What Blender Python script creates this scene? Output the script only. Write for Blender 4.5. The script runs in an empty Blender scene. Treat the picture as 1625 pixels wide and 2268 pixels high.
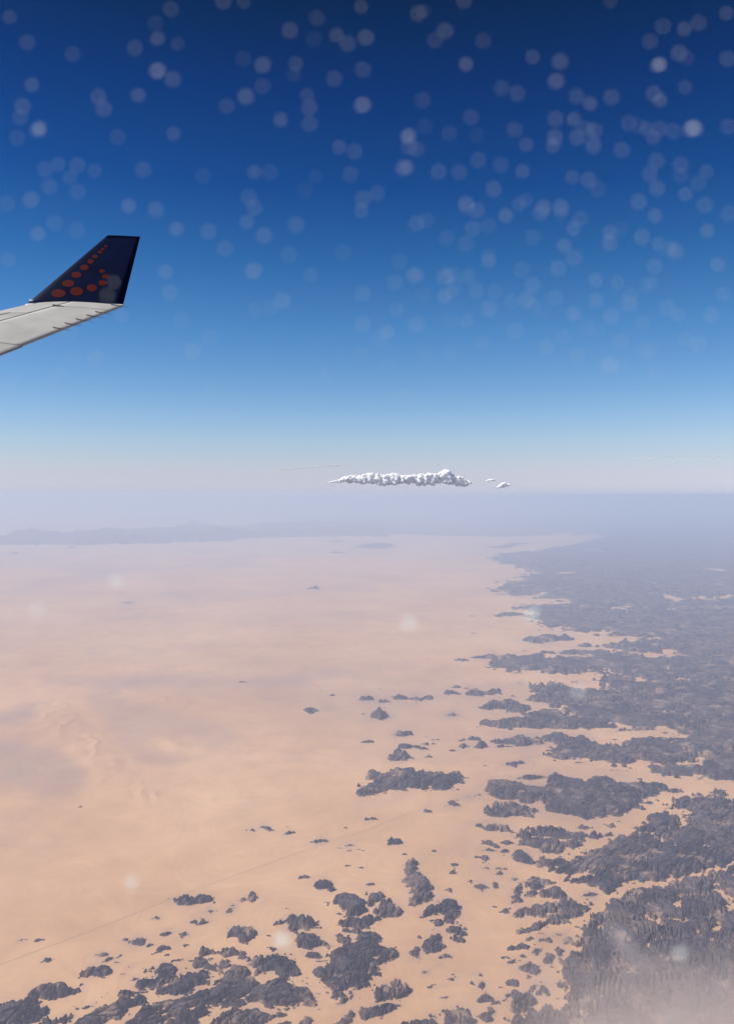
import bpy, bmesh, math, random
import numpy as np
from mathutils import Vector, Matrix

random.seed(7)
RNG = np.random.default_rng(11)
scene = bpy.context.scene
COL = scene.collection

# ------------------------------------------------------------------ camera, sky, sun, exposure
W0, H0, F0 = 1625.0, 2268.0, 1780.0          # reference picture size and focal length in its pixels
PITCH = math.atan(37.0 / F0)                 # camera tilted slightly down
CP, SP = math.cos(PITCH), math.sin(PITCH)
ALT = 10500.0                                # flying height above the plain (camera is at the origin)
GZ = -ALT

cam = bpy.data.objects.new('camera', bpy.data.cameras.new('camera'))
COL.objects.link(cam)
scene.camera = cam
cd = cam.data
cd.sensor_fit = 'VERTICAL'
cd.sensor_height = 24.0
cd.lens = 24.0 * F0 / H0
cd.clip_start = 0.02
cd.clip_end = 3.0e6
cam.location = (0, 0, 0)
cam.rotation_euler = (math.pi / 2 - PITCH, 0, 0)
PANE_Y = 0.12
cd.dof.use_dof = True
cd.dof.focus_distance = 300.0
BLUR = 36.0 / F0 * PANE_Y                    # aperture of a phone lens, about 2.4 mm
cd.dof.aperture_fstop = cd.lens * 1e-3 / BLUR
cd.dof.aperture_blades = 0

SUN_AZ, SUN_EL = math.radians(-98), math.radians(48)
SUN = Vector((math.sin(SUN_AZ) * math.cos(SUN_EL), math.cos(SUN_AZ) * math.cos(SUN_EL), math.sin(SUN_EL)))

world = bpy.data.worlds.new('World')
scene.world = world
world.use_nodes = True
wt = world.node_tree
wt.nodes.clear()
wo = wt.nodes.new('ShaderNodeOutputWorld')
bg = wt.nodes.new('ShaderNodeBackground')
sky = wt.nodes.new('ShaderNodeTexSky')
sky.sky_type = 'NISHITA'
sky.sun_disc = False
sky.sun_elevation = SUN_EL
sky.sun_rotation = SUN_AZ
sky.altitude = 6000
sky.air_density = 1.0
sky.dust_density = 1.0
sky.ozone_density = 3.0
bg.inputs['Strength'].default_value = 0.08
# high-altitude air: deep blue overhead, a pale dusty layer low down, the same all round the horizon
geo_w = wt.nodes.new('ShaderNodeTexCoord')
sepw = wt.nodes.new('ShaderNodeSeparateXYZ')
wt.links.new(geo_w.outputs['Generated'], sepw.inputs[0])
mrw = wt.nodes.new('ShaderNodeMath')
mrw.operation = 'MULTIPLY'
mrw.inputs[1].default_value = 1.6
mrw.use_clamp = True
wt.links.new(sepw.outputs[2], mrw.inputs[0])
skr = wt.nodes.new('ShaderNodeValToRGB')
SKY_STOPS = [(0.0039, (0.965, 0.767, 0.854)), (0.0152, (1.198, 0.880, 0.844)), (0.0286, (1.408, 0.982, 0.863)), (0.0432, (1.524, 1.130, 0.912)), (0.0667, (1.573, 1.309, 1.043)), (0.0962, (1.409, 1.385, 1.201)), (0.1396, (1.050, 1.330, 1.305)), (0.1966, (0.686, 1.212, 1.363)), (0.2784, (0.302, 0.877, 1.214)), (0.3541, (0.108, 0.550, 1.024)), (0.4456, (0.054, 0.343, 0.758)), (0.5059, (0.038, 0.244, 0.482)), (0.5212, (0.033, 0.211, 0.407))]
while len(skr.color_ramp.elements) < len(SKY_STOPS):
    skr.color_ramp.elements.new(0.99)
for e_, (p_, c_) in zip(skr.color_ramp.elements, SKY_STOPS):
    e_.position = p_ * 1.6
    e_.color = (*c_, 1)
wt.links.new(mrw.outputs[0], skr.inputs[0])
mxw = wt.nodes.new('ShaderNodeMix')
mxw.data_type = 'RGBA'
mxw.blend_type = 'MULTIPLY'
mxw.inputs[0].default_value = 1.0
wt.links.new(sky.outputs[0], mxw.inputs[6])
wt.links.new(skr.outputs[0], mxw.inputs[7])
wt.links.new(mxw.outputs[2], bg.inputs[0])
wt.links.new(bg.outputs[0], wo.inputs[0])

sl = bpy.data.lights.new('sun', 'SUN')
sl.energy = 4.25
sl.angle = math.radians(0.5)
sl.color = (1.0, 0.95, 0.88)
so = bpy.data.objects.new('sun', sl)
COL.objects.link(so)
so.rotation_euler = SUN.to_track_quat('Z', 'Y').to_euler()

scene.view_settings.view_transform = 'Standard'
scene.view_settings.look = 'None'
scene.view_settings.gamma = 1.0
scene.view_settings.use_curve_mapping = False
scene.view_settings.exposure = 0.4

HAZE_DENSITY = 1.12e-5
HAZE_COLOR = (0.60, 0.715, 1.0, 1)     # air scatters blue more: near veil bluish, far veil whitish
HAZE_ANISO = 0.03

scene.render.engine = 'CYCLES'
scene.cycles.use_denoising = True
scene.cycles.max_bounces = 6
scene.cycles.diffuse_bounces = 4
scene.cycles.volume_bounces = 2
scene.cycles.transparent_max_bounces = 32
scene.cycles.sample_clamp_indirect = 8.0


def ray(px, py):
    """direction of the sight line through a picture point"""
    x, y = (px - W0 / 2) / F0, (H0 / 2 - py) / F0
    return np.array([x, CP + y * SP, -SP + y * CP])


def at_depth(px, py, depth):
    d = ray(px, py)
    return Vector(d * (depth / d[1]))


def to_ground(P):
    """picture points (n,2) -> points of the plain (n,2)"""
    P = np.asarray(P, float)
    x = (P[:, 0] - W0 / 2) / F0
    y = (H0 / 2 - P[:, 1]) / F0
    dy, dz = CP + y * SP, -SP + y * CP
    dz = np.minimum(dz, -0.004)
    t = GZ / dz
    return np.stack([x * t, dy * t], 1)


def to_picture(X, Y):
    c = Y * CP - GZ * SP
    u = GZ * CP + Y * SP
    return W0 / 2 + F0 * X / np.maximum(c, 1), H0 / 2 - F0 * u / np.maximum(c, 1)


# ------------------------------------------------------------------ helpers
def put(o, parent=None):
    COL.objects.link(o)
    if parent is not None:
        o.parent = parent
    return o


def tag(o, label=None, cat=None, group=None, kind=None):
    if label: o['label'] = label
    if cat: o['category'] = cat
    if group: o['group'] = group
    if kind: o['kind'] = kind
    return o


def mesh_obj(name, verts, faces, mat, parent=None, smooth=False, loc=None):
    me = bpy.data.meshes.new(name)
    verts = np.asarray(verts, float)
    if loc is not None:
        verts = verts - np.asarray(loc, float)
    faces = np.asarray(faces) if not isinstance(faces, list) else faces
    if isinstance(faces, np.ndarray):
        n, k = faces.shape
        me.vertices.add(len(verts))
        me.vertices.foreach_set('co', verts.astype(np.float32).ravel())
        me.loops.add(n * k)
        me.loops.foreach_set('vertex_index', faces.astype(np.int32).ravel())
        me.polygons.add(n)
        me.polygons.foreach_set('loop_start', np.arange(0, n * k, k, dtype=np.int32))
        me.update(calc_edges=True)
    else:
        me.from_pydata([tuple(v) for v in verts], [], faces)
        me.update()
    me.polygons.foreach_set('use_smooth', np.full(len(me.polygons), smooth))
    me.materials.append(mat)
    o = bpy.data.objects.new(name, me)
    if loc is not None:
        o.location = tuple(float(c) for c in loc)
    return put(o, parent)


def hsh(ix, iy, s):
    h = (ix.astype(np.int64) * 374761393 + iy.astype(np.int64) * 668265263 + s * 974634777) & 0xFFFFFFFF
    h = ((h ^ (h >> 13)) * 1274126177) & 0xFFFFFFFF
    h = ((h ^ (h >> 16)) * 2246822519) & 0xFFFFFFFF
    return ((h ^ (h >> 15)) & 0xFFFFFF) / float(0xFFFFFF)


def noise(x, y, s=0):
    ix, iy = np.floor(x), np.floor(y)
    fx, fy = x - ix, y - iy
    ux, uy = fx * fx * fx * (fx * (fx * 6 - 15) + 10), fy * fy * fy * (fy * (fy * 6 - 15) + 10)
    def g(a, b):
        t = hsh(ix + a, iy + b, s) * (2 * np.pi)
        return np.cos(t) * (fx - a) + np.sin(t) * (fy - b)
    n0 = g(0, 0) * (1 - ux) + g(1, 0) * ux
    n1 = g(0, 1) * (1 - ux) + g(1, 1) * ux
    return (n0 * (1 - uy) + n1 * uy) * 1.5


def fbm(x, y, s=0, o=4, gain=0.5):
    r, a = 0, 1.0
    for k in range(o):
        r = r + a * noise(x, y, s + k)
        x, y, a = x * 2.03 + 3.1, y * 2.03 - 1.7, a * gain
    return r


def worley(x, y, s=0):
    ix, iy = np.floor(x), np.floor(y)
    best = np.full(x.shape, 9.0)
    for a in (-1, 0, 1):
        for b in (-1, 0, 1):
            cx = ix + a + hsh(ix + a, iy + b, s)
            cy = iy + b + hsh(ix + a, iy + b, s + 51)
            best = np.minimum(best, (cx - x) ** 2 + (cy - y) ** 2)
    return np.sqrt(best)


def sdist(P, x, y):
    """signed distance to polygon P (n,2), positive inside"""
    d2 = np.full(x.shape, 1e30)
    ins = np.zeros(x.shape, bool)
    n = len(P)
    for i in range(n):
        ax, ay = P[i]
        bx, by = P[(i + 1) % n]
        ex, ey = bx - ax, by - ay
        wx, wy = x - ax, y - ay
        t = np.clip((wx * ex + wy * ey) / (ex * ex + ey * ey + 1e-9), 0, 1)
        d2 = np.minimum(d2, (wx - ex * t) ** 2 + (wy - ey * t) ** 2)
        c = (ay > y) != (by > y)
        if abs(ey) > 1e-12:
            ins ^= c & (x < ex * (y - ay) / ey + ax)
    return np.where(ins, 1, -1) * np.sqrt(d2)


def ldist(L, x, y):
    d2 = np.full(x.shape, 1e30)
    for (ax, ay), (bx, by) in zip(L[:-1], L[1:]):
        ex, ey = bx - ax, by - ay
        t = np.clip(((x - ax) * ex + (y - ay) * ey) / (ex * ex + ey * ey + 1e-9), 0, 1)
        d2 = np.minimum(d2, (x - ax - ex * t) ** 2 + (y - ay - ey * t) ** 2)
    return np.sqrt(d2)


def smooth(a, b, x):
    t = np.clip((x - a) / (b - a), 0, 1)
    return t * t * (3 - 2 * t)


# ------------------------------------------------------------------ materials
def new_mat(name):
    m = bpy.data.materials.new(name)
    m.use_nodes = True
    nt = m.node_tree
    return m, nt, nt.nodes['Principled BSDF']


def nnoise(nt, scale, detail=5, rough=0.55, coord='Object', vec=None, dist=0.0):
    t = nt.nodes.new('ShaderNodeTexNoise')
    t.inputs['Scale'].default_value = scale
    t.inputs['Detail'].default_value = detail
    t.inputs['Roughness'].default_value = rough
    t.inputs['Distortion'].default_value = dist
    if vec is None:
        c = nt.nodes.new('ShaderNodeTexCoord')
        vec = c.outputs[coord]
    nt.links.new(vec, t.inputs['Vector'])
    return t


def ramp(nt, fac, stops):
    r = nt.nodes.new('ShaderNodeValToRGB')
    while len(r.color_ramp.elements) < len(stops):
        r.color_ramp.elements.new(0.5)
    for e, (p, c) in zip(r.color_ramp.elements, stops):
        e.position = p
        e.color = (*c, 1)
    nt.links.new(fac, r.inputs[0])
    return r


def mixc(nt, fac, a, b, blend='MIX'):
    m = nt.nodes.new('ShaderNodeMix')
    m.data_type = 'RGBA'
    m.blend_type = blend
    for sock, v in ((m.inputs[0], fac), (m.inputs[6], a), (m.inputs[7], b)):
        if isinstance(v, bpy.types.NodeSocket):
            nt.links.new(v, sock)
        elif isinstance(v, tuple):
            sock.default_value = (*v, 1)
        else:
            sock.default_value = v
    return m.outputs[2]


def sand_material():
    m, nt, b = new_mat('desert_sand')
    geo = nt.nodes.new('ShaderNodeNewGeometry')
    pos = geo.outputs['Position']
    n1 = nnoise(nt, 1 / 9000, 6, 0.6, vec=pos)
    n2 = nnoise(nt, 1 / 1200, 5, 0.65, vec=pos)
    at = nt.nodes.new('ShaderNodeAttribute')
    at.attribute_name = 'gravel'
    base = ramp(nt, n1.outputs[0], [(0.3, (0.555, 0.33, 0.185)), (0.55, (0.65, 0.40, 0.23)), (0.75, (0.71, 0.455, 0.27))])
    fine = ramp(nt, n2.outputs[0], [(0.35, (0.90, 0.885, 0.88)), (0.65, (1.02, 1.02, 1.02))])
    sand = mixc(nt, 1.0, base.outputs[0], fine.outputs[0], 'MULTIPLY')
    mp = nt.nodes.new('ShaderNodeMapping')
    mp.inputs['Rotation'].default_value = (0, 0, 0.5)
    mp.inputs['Scale'].default_value = (1 / 7000, 1 / 1700, 1)
    nt.links.new(pos, mp.inputs['Vector'])
    n3 = nnoise(nt, 1.0, 8, 0.72, vec=mp.outputs[0], dist=0.12)
    streak = ramp(nt, n3.outputs[0], [(0.25, (0.89, 0.87, 0.88)), (0.75, (1.07, 1.07, 1.06))])
    sand = mixc(nt, 1.0, sand, streak.outputs[0], 'MULTIPLY')
    col = mixc(nt, at.outputs['Fac'], sand, (0.30, 0.215, 0.205))
    nt.links.new(col, b.inputs['Base Color'])
    b.inputs['Roughness'].default_value = 1.0
    b.inputs['Specular IOR Level'].default_value = 0.05
    bump = nt.nodes.new('ShaderNodeBump')
    bump.inputs['Strength'].default_value = 0.25
    bump.inputs['Distance'].default_value = 60.0
    nt.links.new(n2.outputs[0], bump.inputs['Height'])
    nt.links.new(bump.outputs[0], b.inputs['Normal'])
    return m


def rock_material():
    m, nt, b = new_mat('dark_desert_rock')
    geo = nt.nodes.new('ShaderNodeNewGeometry')
    pos = geo.outputs['Position']
    n1 = nnoise(nt, 1 / 1700, 7, 0.66, vec=pos)
    n2 = nnoise(nt, 1 / 170, 6, 0.72, vec=pos)
    base = ramp(nt, n1.outputs[0], [(0.36, (0.048, 0.040, 0.052)), (0.52, (0.092, 0.072, 0.077)), (0.66, (0.175, 0.128, 0.108))])
    fine = ramp(nt, n2.outputs[0], [(0.36, (0.42, 0.42, 0.47)), (0.64, (1.25, 1.22, 1.18))])
    col = mixc(nt, 1.0, base.outputs[0], fine.outputs[0], 'MULTIPLY')
    n4 = nnoise(nt, 1 / 750, 7, 0.68, vec=pos)
    pocket = ramp(nt, n4.outputs[0], [(0.545, (0, 0, 0)), (0.64, (0.62, 0.62, 0.62))])
    col = mixc(nt, pocket.outputs[0], col, (0.42, 0.28, 0.20))
    # blown sand lies on the flattest, lowest shelves: attribute 'dust' is set by the builder from slope and height
    at = nt.nodes.new('ShaderNodeAttribute')
    at.attribute_name = 'dust'
    col = mixc(nt, at.outputs['Fac'], col, (0.45, 0.29, 0.18))
    nt.links.new(col, b.inputs['Base Color'])
    b.inputs['Roughness'].default_value = 0.95
    b.inputs['Specular IOR Level'].default_value = 0.1
    bump = nt.nodes.new('ShaderNodeBump')
    bump.inputs['Strength'].default_value = 0.5
    bump.inputs['Distance'].default_value = 40.0
    nt.links.new(n2.outputs[0], bump.inputs['Height'])
    nt.links.new(bump.outputs[0], b.inputs['Normal'])
    return m


def plain(name, color, rough=0.5, metal=0.0, var=0.08, scale=2.0):
    m, nt, b = new_mat(name)
    n = nnoise(nt, scale, 4, 0.6)
    lo = tuple(c * (1 - var) for c in color)
    hi = tuple(min(1, c * (1 + var)) for c in color)
    r = ramp(nt, n.outputs[0], [(0.3, lo), (0.7, hi)])
    nt.links.new(r.outputs[0], b.inputs['Base Color'])
    b.inputs['Roughness'].default_value = rough
    b.inputs['Metallic'].default_value = metal
    return m


def cloud_material():
    m, nt, b = new_mat('cloud_white')
    b.inputs['Base Color'].default_value = (0.97, 0.965, 0.96, 1)
    b.inputs['Roughness'].default_value = 1.0
    b.inputs['Specular IOR Level'].default_value = 0.0
    b.subsurface_method = 'RANDOM_WALK'
    b.inputs['Subsurface Weight'].default_value = 1.0
    b.inputs['Subsurface Radius'].default_value = (1.0, 1.0, 1.0)
    b.inputs['Subsurface Scale'].default_value = 300.0
    return m


def frost_material(name, color):
    m = bpy.data.materials.new(name)
    m.use_nodes = True
    nt = m.node_tree
    nt.nodes.clear()
    out = nt.nodes.new('ShaderNodeOutputMaterial')
    d = nt.nodes.new('ShaderNodeBsdfDiffuse')
    d.inputs[0].default_value = (*color, 1)
    t = nt.nodes.new('ShaderNodeBsdfTranslucent')
    t.inputs[0].default_value = (*color, 1)
    mx = nt.nodes.new('ShaderNodeMixShader')
    mx.inputs[0].default_value = 0.6
    nt.links.new(d.outputs[0], mx.inputs[1])
    nt.links.new(t.outputs[0], mx.inputs[2])
    nt.links.new(mx.outputs[0], out.inputs['Surface'])
    return m


def volume_material(name, color, density, aniso, clear=False):
    m = bpy.data.materials.new(name)
    m.use_nodes = True
    nt = m.node_tree
    nt.nodes.clear()
    out = nt.nodes.new('ShaderNodeOutputMaterial')
    v = nt.nodes.new('ShaderNodeVolumePrincipled')
    v.inputs['Color'].default_value = color
    v.inputs['Density'].default_value = density
    if clear:
        v.inputs['Absorption Color'].default_value = (0.06, 0.14, 1, 1)
    v.inputs['Anisotropy'].default_value = aniso
    nt.links.new(v.outputs[0], out.inputs['Volume'])
    return m


SAND = sand_material()
ROCK = rock_material()

# ------------------------------------------------------------------ traced outlines (several blow-ups of the picture)
CROP = {'A': (1369, 2228, 800 / 1625), 'B': (669, 2328, 700 / 1625), 'C': (0, 2428, 700 / 1625), 'D': (1369, 1540, 800 / 1625),
        'E': (900, 1900, 700 / 1625), 'F': (0, 1400, 1100 / 1625), 'G': (0, 1850, 1000 / 1625), 'V': (0, 0, 2169 / 1625)}


def pts(crop, s):
    x0, y0, k = CROP[crop]
    v = np.array([float(t) for t in s.replace(',', ' ').split()]).reshape(-1, 2)
    return np.stack([(x0 + v[:, 0] * k) * 1625 / 2169, (y0 + v[:, 1] * k) * 1625 / 2169], 1)


# ------------------------------------------------------------------ the plain
PLAINS = [  # gravel plains, darker and mauve, with how strong
    ('G', .55, '200,270 450,255 620,235 750,240 900,240 1040,235 1250,230 1480,245 1350,300 1100,310 850,300 600,290 400,290'),
    ('G', .42, '420,320 560,330 700,370 900,400 1080,470 1150,540 1000,560 900,540 780,520 700,560 900,640 820,690 650,650 540,560 480,470 440,400'),
    ('G', .55, '100,530 280,580 350,650 420,720 380,800 220,840 100,760 -200,740 -200,580'),
    ('G', .55, '-100,450 110,385 190,372 150,430 60,470 -100,480'),
    ('G', .35, '450,112 700,100 1200,93 1200,104 700,120'),
    ('G', .4, '-50,105 120,100 100,118 -50,120'),
    ('G', .35, '1260,350 1420,343 1420,360 1300,365'),
    ('G', .3, '1370,625 1500,612 1500,635 1370,638'),
    ('F', .4, '700,510 1000,500 1300,490 1625,470 1625,500 1300,520 1000,535 700,530'),
    ('F', .4, '-50,500 200,480 500,460 500,475 200,520 -50,540'),
    ('F', .35, '300,420 700,400 1100,380 1100,400 700,430 300,445'),
    ('F', .35, '700,640 1200,620 1625,590 1625,615 1200,650 700,665'),
    ('F', .4, '-50,380 200,370 500,390 300,410 -50,410'),
    ('E', .4, '350,160 560,150 740,165 560,185 400,180'),
    ('E', .45, '0,175 200,180 500,235 300,215 0,195'),
    ('E', .35, '800,770 1050,790 1050,815 900,800'),
    ('B', .3, '900,60 1200,70 1150,130 900,140'),
    ('B', .35, '1040,360 1250,370 1260,430 1100,430'),
    ('B', .3, '230,740 320,700 330,800 260,860 200,850'),
    ('B', .3, '760,640 1000,640 1000,690 800,690'),
    ('H' if False else 'C', .3, '800,800 1080,790 1080,860 850,880'),
]
DUNES = [('G', '190,300 330,330 430,470 560,600 650,720 800,820 700,860 500,800 380,640 250,540 160,440'),
         ('G', '600,310 850,340 1100,430 1190,470 1050,450 850,390 640,340'),
         ('G', '360,205 560,185 900,190 1250,180 1250,205 800,215 420,225'),
         ('G', '730,540 820,530 900,600 840,620')]


def ground_relief(X, Y):
    px, py = to_picture(X, Y)
    z = 18 * fbm(X / 6000, Y / 6000, 3, 3)
    dm = np.zeros(X.shape)
    for c, s in DUNES:
        P = pts(c, s)
        dm = np.maximum(dm, smooth(-12, 22, sdist(P, px, py) + 9 * noise(X / 2500, Y / 2500, 9)))
    wv = X * 0.75 + Y * 0.30 + 900 * fbm(X / 2600, Y / 2600, 21, 3)
    rip = 1 - np.abs(((wv / 950) % 1.0) * 2 - 1) ** 0.8
    z = z + dm * (48 * rip * (0.6 + 0.6 * noise(X / 1500, Y / 1500, 5)) + 20)
    return z, dm, px, py


def build_ground():
    az_f = np.radians(np.linspace(-28, 28, 900))
    az = np.concatenate([np.radians(np.linspace(-180, -30, 40)), az_f, np.radians(np.linspace(30, 175, 38))])
    dep = np.radians(np.concatenate([np.array([80, 65, 55, 48, 43]), np.linspace(40, 3.0, 560), np.linspace(2.9, 0.86, 50)]))
    r = ALT / np.tan(dep)
    R, T = np.meshgrid(r, az, indexing='ij')
    X, Y = R * np.sin(T), R * np.cos(T)
    z, dm, px, py = ground_relief(X, Y)
    front = (Y > 3000)
    fade = 1 - smooth(150e3, 260e3, R)
    z = np.where(front, z, 0) * fade
    gr = np.zeros(X.shape)
    wob = 14 * fbm(X / 5000, Y / 9000, 31, 4)
    for c, k, s in PLAINS:
        sd = sdist(pts(c, s), px, py) + wob
        gr = np.maximum(gr, 0.8 * k * smooth(-20, 24, sd))
    gr = np.where(front, gr, 0) * (1 - 0.6 * dm)
    # gravel aprons round the foot of the outcrops
    hr = np.random.default_rng(5)
    for R in ROCKS:
        P = R['P']
        q = hr.uniform(0, 1)
        w = np.ptp(P[:, 0])
        if R['kind'] == 'h' or w < 14 or q < 0.25:
            continue
        x0, y0, x1, y1 = P[:, 0].min() - 40, P[:, 1].min() - 22, P[:, 0].max() + 40, P[:, 1].max() + 22
        sel = np.nonzero((px > x0) & (px < x1) & (py > y0) & (py < y1) & front)
        if len(sel[0]):
            sx = (px[sel] - P[:, 0].mean()) * 0.55 + P[:, 0].mean()
            sd = sdist(np.column_stack([(P[:, 0] - P[:, 0].mean()) * 0.55 + P[:, 0].mean(), P[:, 1]]), sx, py[sel] - 3)
            gr[sel] = np.maximum(gr[sel], (0.15 + 0.3 * q) * np.exp(-np.clip(-sd, 0, None) / (4 + 0.05 * w)) * smooth(20, 12, -sd) * (0.8 + 0.5 * fbm(X[sel] / 900, Y[sel] / 1500, 3, 3)))
    streak = fbm(X / 14000, Y / 26000, 41, 5)
    gr = np.clip(gr + 0.32 * np.clip(streak, 0, 1) + 0.05 * noise(X / 900, Y / 2500, 47), 0, 1)
    n, m = X.shape
    V = np.stack([X.ravel(), Y.ravel(), (GZ + z).ravel()], 1)
    V = np.concatenate([V, [[0, 0, GZ]]])
    i, j = np.meshgrid(np.arange(n - 1), np.arange(m), indexing='ij')
    j2 = (j + 1) % m
    Q = np.stack([i * m + j, i * m + j2, (i + 1) * m + j2, (i + 1) * m + j], -1).reshape(-1, 4)
    c = len(V) - 1
    jj = np.arange(m)
    # the small disc under the aeroplane, as quads with one doubled spoke left out
    half = [[c, a * 1, (a + 1) % m, (a + 2) % m] for a in range(0, m, 2)]
    Q = np.concatenate([Q[:, ::-1], np.array([[h[0], h[3], h[2], h[1]] for h in half])])
    o = mesh_obj('sandy_plain', V, Q[:, ::-1], SAND, smooth=True)
    a = o.data.attributes.new('gravel', 'FLOAT', 'POINT')
    a.data.foreach_set('value', np.concatenate([gr.ravel(), [0]]).astype(np.float32))
    tag(o, 'wide peach coloured sand plain with mauve gravel flats', kind='structure')


# ------------------------------------------------------------------ rock outcrops
# entry: crop, kind (o = outcrop thing, h = highland of the setting), height in m (0 = by size), label or landmark, outline
# a label written 'x|y' gives the whole label x and the short landmark name y
ROCKS = []


def rk(crop, outline, label=None, H=0, kind='o', ang=None, holes=(), peak=0):
    ROCKS.append(dict(crop=crop, P=pts(crop, outline), label=label, H=H, kind=kind, ang=ang, holes=holes, peak=peak))


# --- middle distance (E)
rk('E', '425,500 480,480 525,440 560,470 608,495 555,525 440,518', 'lone pointed cone peak standing alone on the middle of the sand plain|lone pointed peak', 520, peak=1)
rk('E', '385,385 430,362 485,382 430,397')
rk('E', '510,402 560,375 600,397 560,412')
rk('E', '585,345 650,345 700,365 690,388 620,388')
rk('E', '490,312 515,306 545,315 515,320')
rk('E', '710,370 770,345 865,355 860,380 790,398 740,398', 'broad knobbly outcrop at the right end of the row beyond the lone peak|knobbly end of the far row')
rk('E', '980,333 1030,325 1130,340 1170,322 1140,307 1240,312 1280,290 1350,325 1280,345 1210,372 1160,362 1050,352', 'long jagged outcrop with a horn, right of the row beyond the lone peak|jagged horned outcrop', 330)
rk('E', '1008,302 1040,280 1072,300 1030,313')
rk('E', '1080,308 1100,292 1125,308 1100,318')
rk('E', '970,492 1015,465 1055,487 1010,505')
rk('E', '595,632 640,600 735,625 680,637 620,642')
rk('E', '385,685 440,660 495,670 430,690')
rk('E', '555,788 630,725 690,750 775,797 700,803 590,800', 'smooth lopsided hill just beyond the big ring shaped outcrop|smooth lopsided hill', 380)
rk('E', '640,712 680,695 760,700 785,715 700,724')
rk('E', '790,725 815,708 850,730 815,735')
rk('E', '798,692 830,680 888,692 840,702')
rk('E', '825,782 855,763 882,780 855,795')
rk('E', '835,643 870,633 900,640 870,650')
rk('E', '860,665 915,645 932,668 880,672')
rk('E', '355,1022 400,970 450,945 500,937 480,915 450,897 470,878 560,885 640,900 600,875 590,855 660,860 690,880 690,850 740,845 870,872 920,872 960,902 1020,875 1085,890 1060,930 1030,985 970,1003 900,997 860,972 800,987 740,994 700,985 640,990 560,1022 440,1042 370,1042',
   'big ring shaped outcrop curling round a small hollow of sand|big ring outcrop', 330, holes=(('E', '680,905 710,893 760,900 755,945 715,950'),))
rk('E', '640,985 700,1000 710,1018 650,1005')
rk('E', '1080,662 1125,628 1210,662 1130,672', None, 330)
rk('E', '1048,707 1090,688 1142,707 1090,722')
rk('E', '1165,718 1210,675 1275,717 1200,724', None, 330)
rk('E', '950,748 970,740 985,750'), rk('E', '990,742 1015,730 1030,745')
rk('E', '1210,842 1240,828 1262,850')
rk('E', '970,1112 1000,1072 1050,1060 1030,1092 1062,1117 1010,1124')
rk('E', '1088,1062 1130,1040 1162,1052 1130,1072')
rk('E', '1028,117 1080,95 1142,122 1080,127')
rk('E', '1348,833 1440,802 1470,785 1540,790 1520,815 1400,842')
rk('E', '0,445 50,430 97,450 40,488 10,478')
rk('E', '135,432 160,425 185,440 160,446'), rk('E', '168,352 190,342 205,360 180,366'), rk('E', '105,325 118,318 125,330')
rk('E', '385,490 400,482 418,490'), rk('E', '845,106 858,100 868,107'), rk('E', '770,287 785,280 800,288'), rk('E', '840,287 855,281 868,288')
rk('E', '1270,665 1340,650 1400,637 1480,660 1540,655 1630,685 1560,697 1440,690 1340,682', 'long low twin humped hill beside the track bend|twin humped hill')
rk('E', '1300,708 1360,700 1420,714 1340,718')
# --- lower middle (B)
rk('B', '1240,500 1275,490 1295,515 1310,530 1295,545 1300,570 1340,578 1350,600 1375,630 1405,655 1385,675 1395,720 1385,780 1330,800 1285,795 1270,750 1285,700 1300,680 1245,655 1215,625 1230,600 1225,575 1240,550',
   'tall chain of three stacked rock domes rising alone from bare sand|tall chain of domes', 230)
rk('B', '503,617 545,585 585,607 570,624')
rk('B', '605,655 640,620 665,635 690,612 745,645 720,670 745,690 690,725 690,695 632,692 640,660', 'small star shaped spiky outcrop beyond the dark dome cluster|star shaped outcrop')
rk('B', '958,662 980,648 1005,660 980,674')
rk('B', '955,700 975,710 1020,700 1050,700 1085,735 1050,745 1070,765 1010,775 985,810 985,760 960,735', 'jagged toothed outcrop directly behind the round single dome|toothed outcrop')
rk('B', '1035,790 1080,765 1140,760 1185,790 1190,830 1160,865 1100,890 1065,897 1060,917 1015,917 1015,860 1035,845 1020,820', 'large round single dome of rock with a notch on its left|round notched dome', 250, ang=1.4)
rk('B', '688,785 700,775 714,802 690,814')
rk('B', '740,760 775,700 815,685 850,700 900,745 890,765 940,770 960,810 945,850 900,890 840,887 850,850 800,840 760,830 770,800 740,785', 'dark cluster of clefted domes left of the round notched dome|clefted dome cluster', 240)
rk('B', '755,852 785,845 780,872')
rk('B', '795,905 870,900 920,905 945,865 970,870 978,910 960,967 920,972 860,957 810,937')
rk('B', '805,965 880,960 935,985 900,1002 830,992')
rk('B', '775,1015 830,1005 880,1015 930,985 1000,990 1050,1020 1085,1065 1130,1085 1140,1120 1115,1170 1060,1215 1010,1250 990,1310 920,1360 830,1410 730,1430 680,1410 690,1340 690,1260 720,1195 780,1165 760,1130 780,1080 800,1060 770,1035',
   'largest free standing rock mass, layered, with small sand pockets on top|largest layered mass', 200, ang=0.25, holes=(('B', '930,1150 965,1135 1005,1150 960,1165'), ('B', '800,1255 850,1250 880,1258 830,1264'), ('B', '845,1165 870,1158 880,1170')))
rk('B', '375,902 410,895 440,880 490,870 520,895 545,890 600,920 580,945 540,955 490,960 470,982 425,977 420,930', 'ragged outcrop with a row of little pinnacles along its top|pinnacle topped outcrop')
rk('B', '590,962 620,948 650,965 625,974'), rk('B', '463,1002 480,985 502,1005 480,1017')
rk('B', '495,1040 510,1010 545,1000 560,1025 620,990 640,1005 600,1040 650,1065 640,1095 580,1110 545,1100 500,1075')
rk('B', '675,1075 700,1058 730,1085 710,1112 680,1105')
rk('B', '525,1120 560,1110 640,1130 685,1155 640,1167 550,1157 530,1135')
rk('B', '618,1182 690,1178 680,1192 625,1195')
rk('B', '600,1245 620,1215 670,1212 690,1240 680,1302 640,1302 605,1265')
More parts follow.
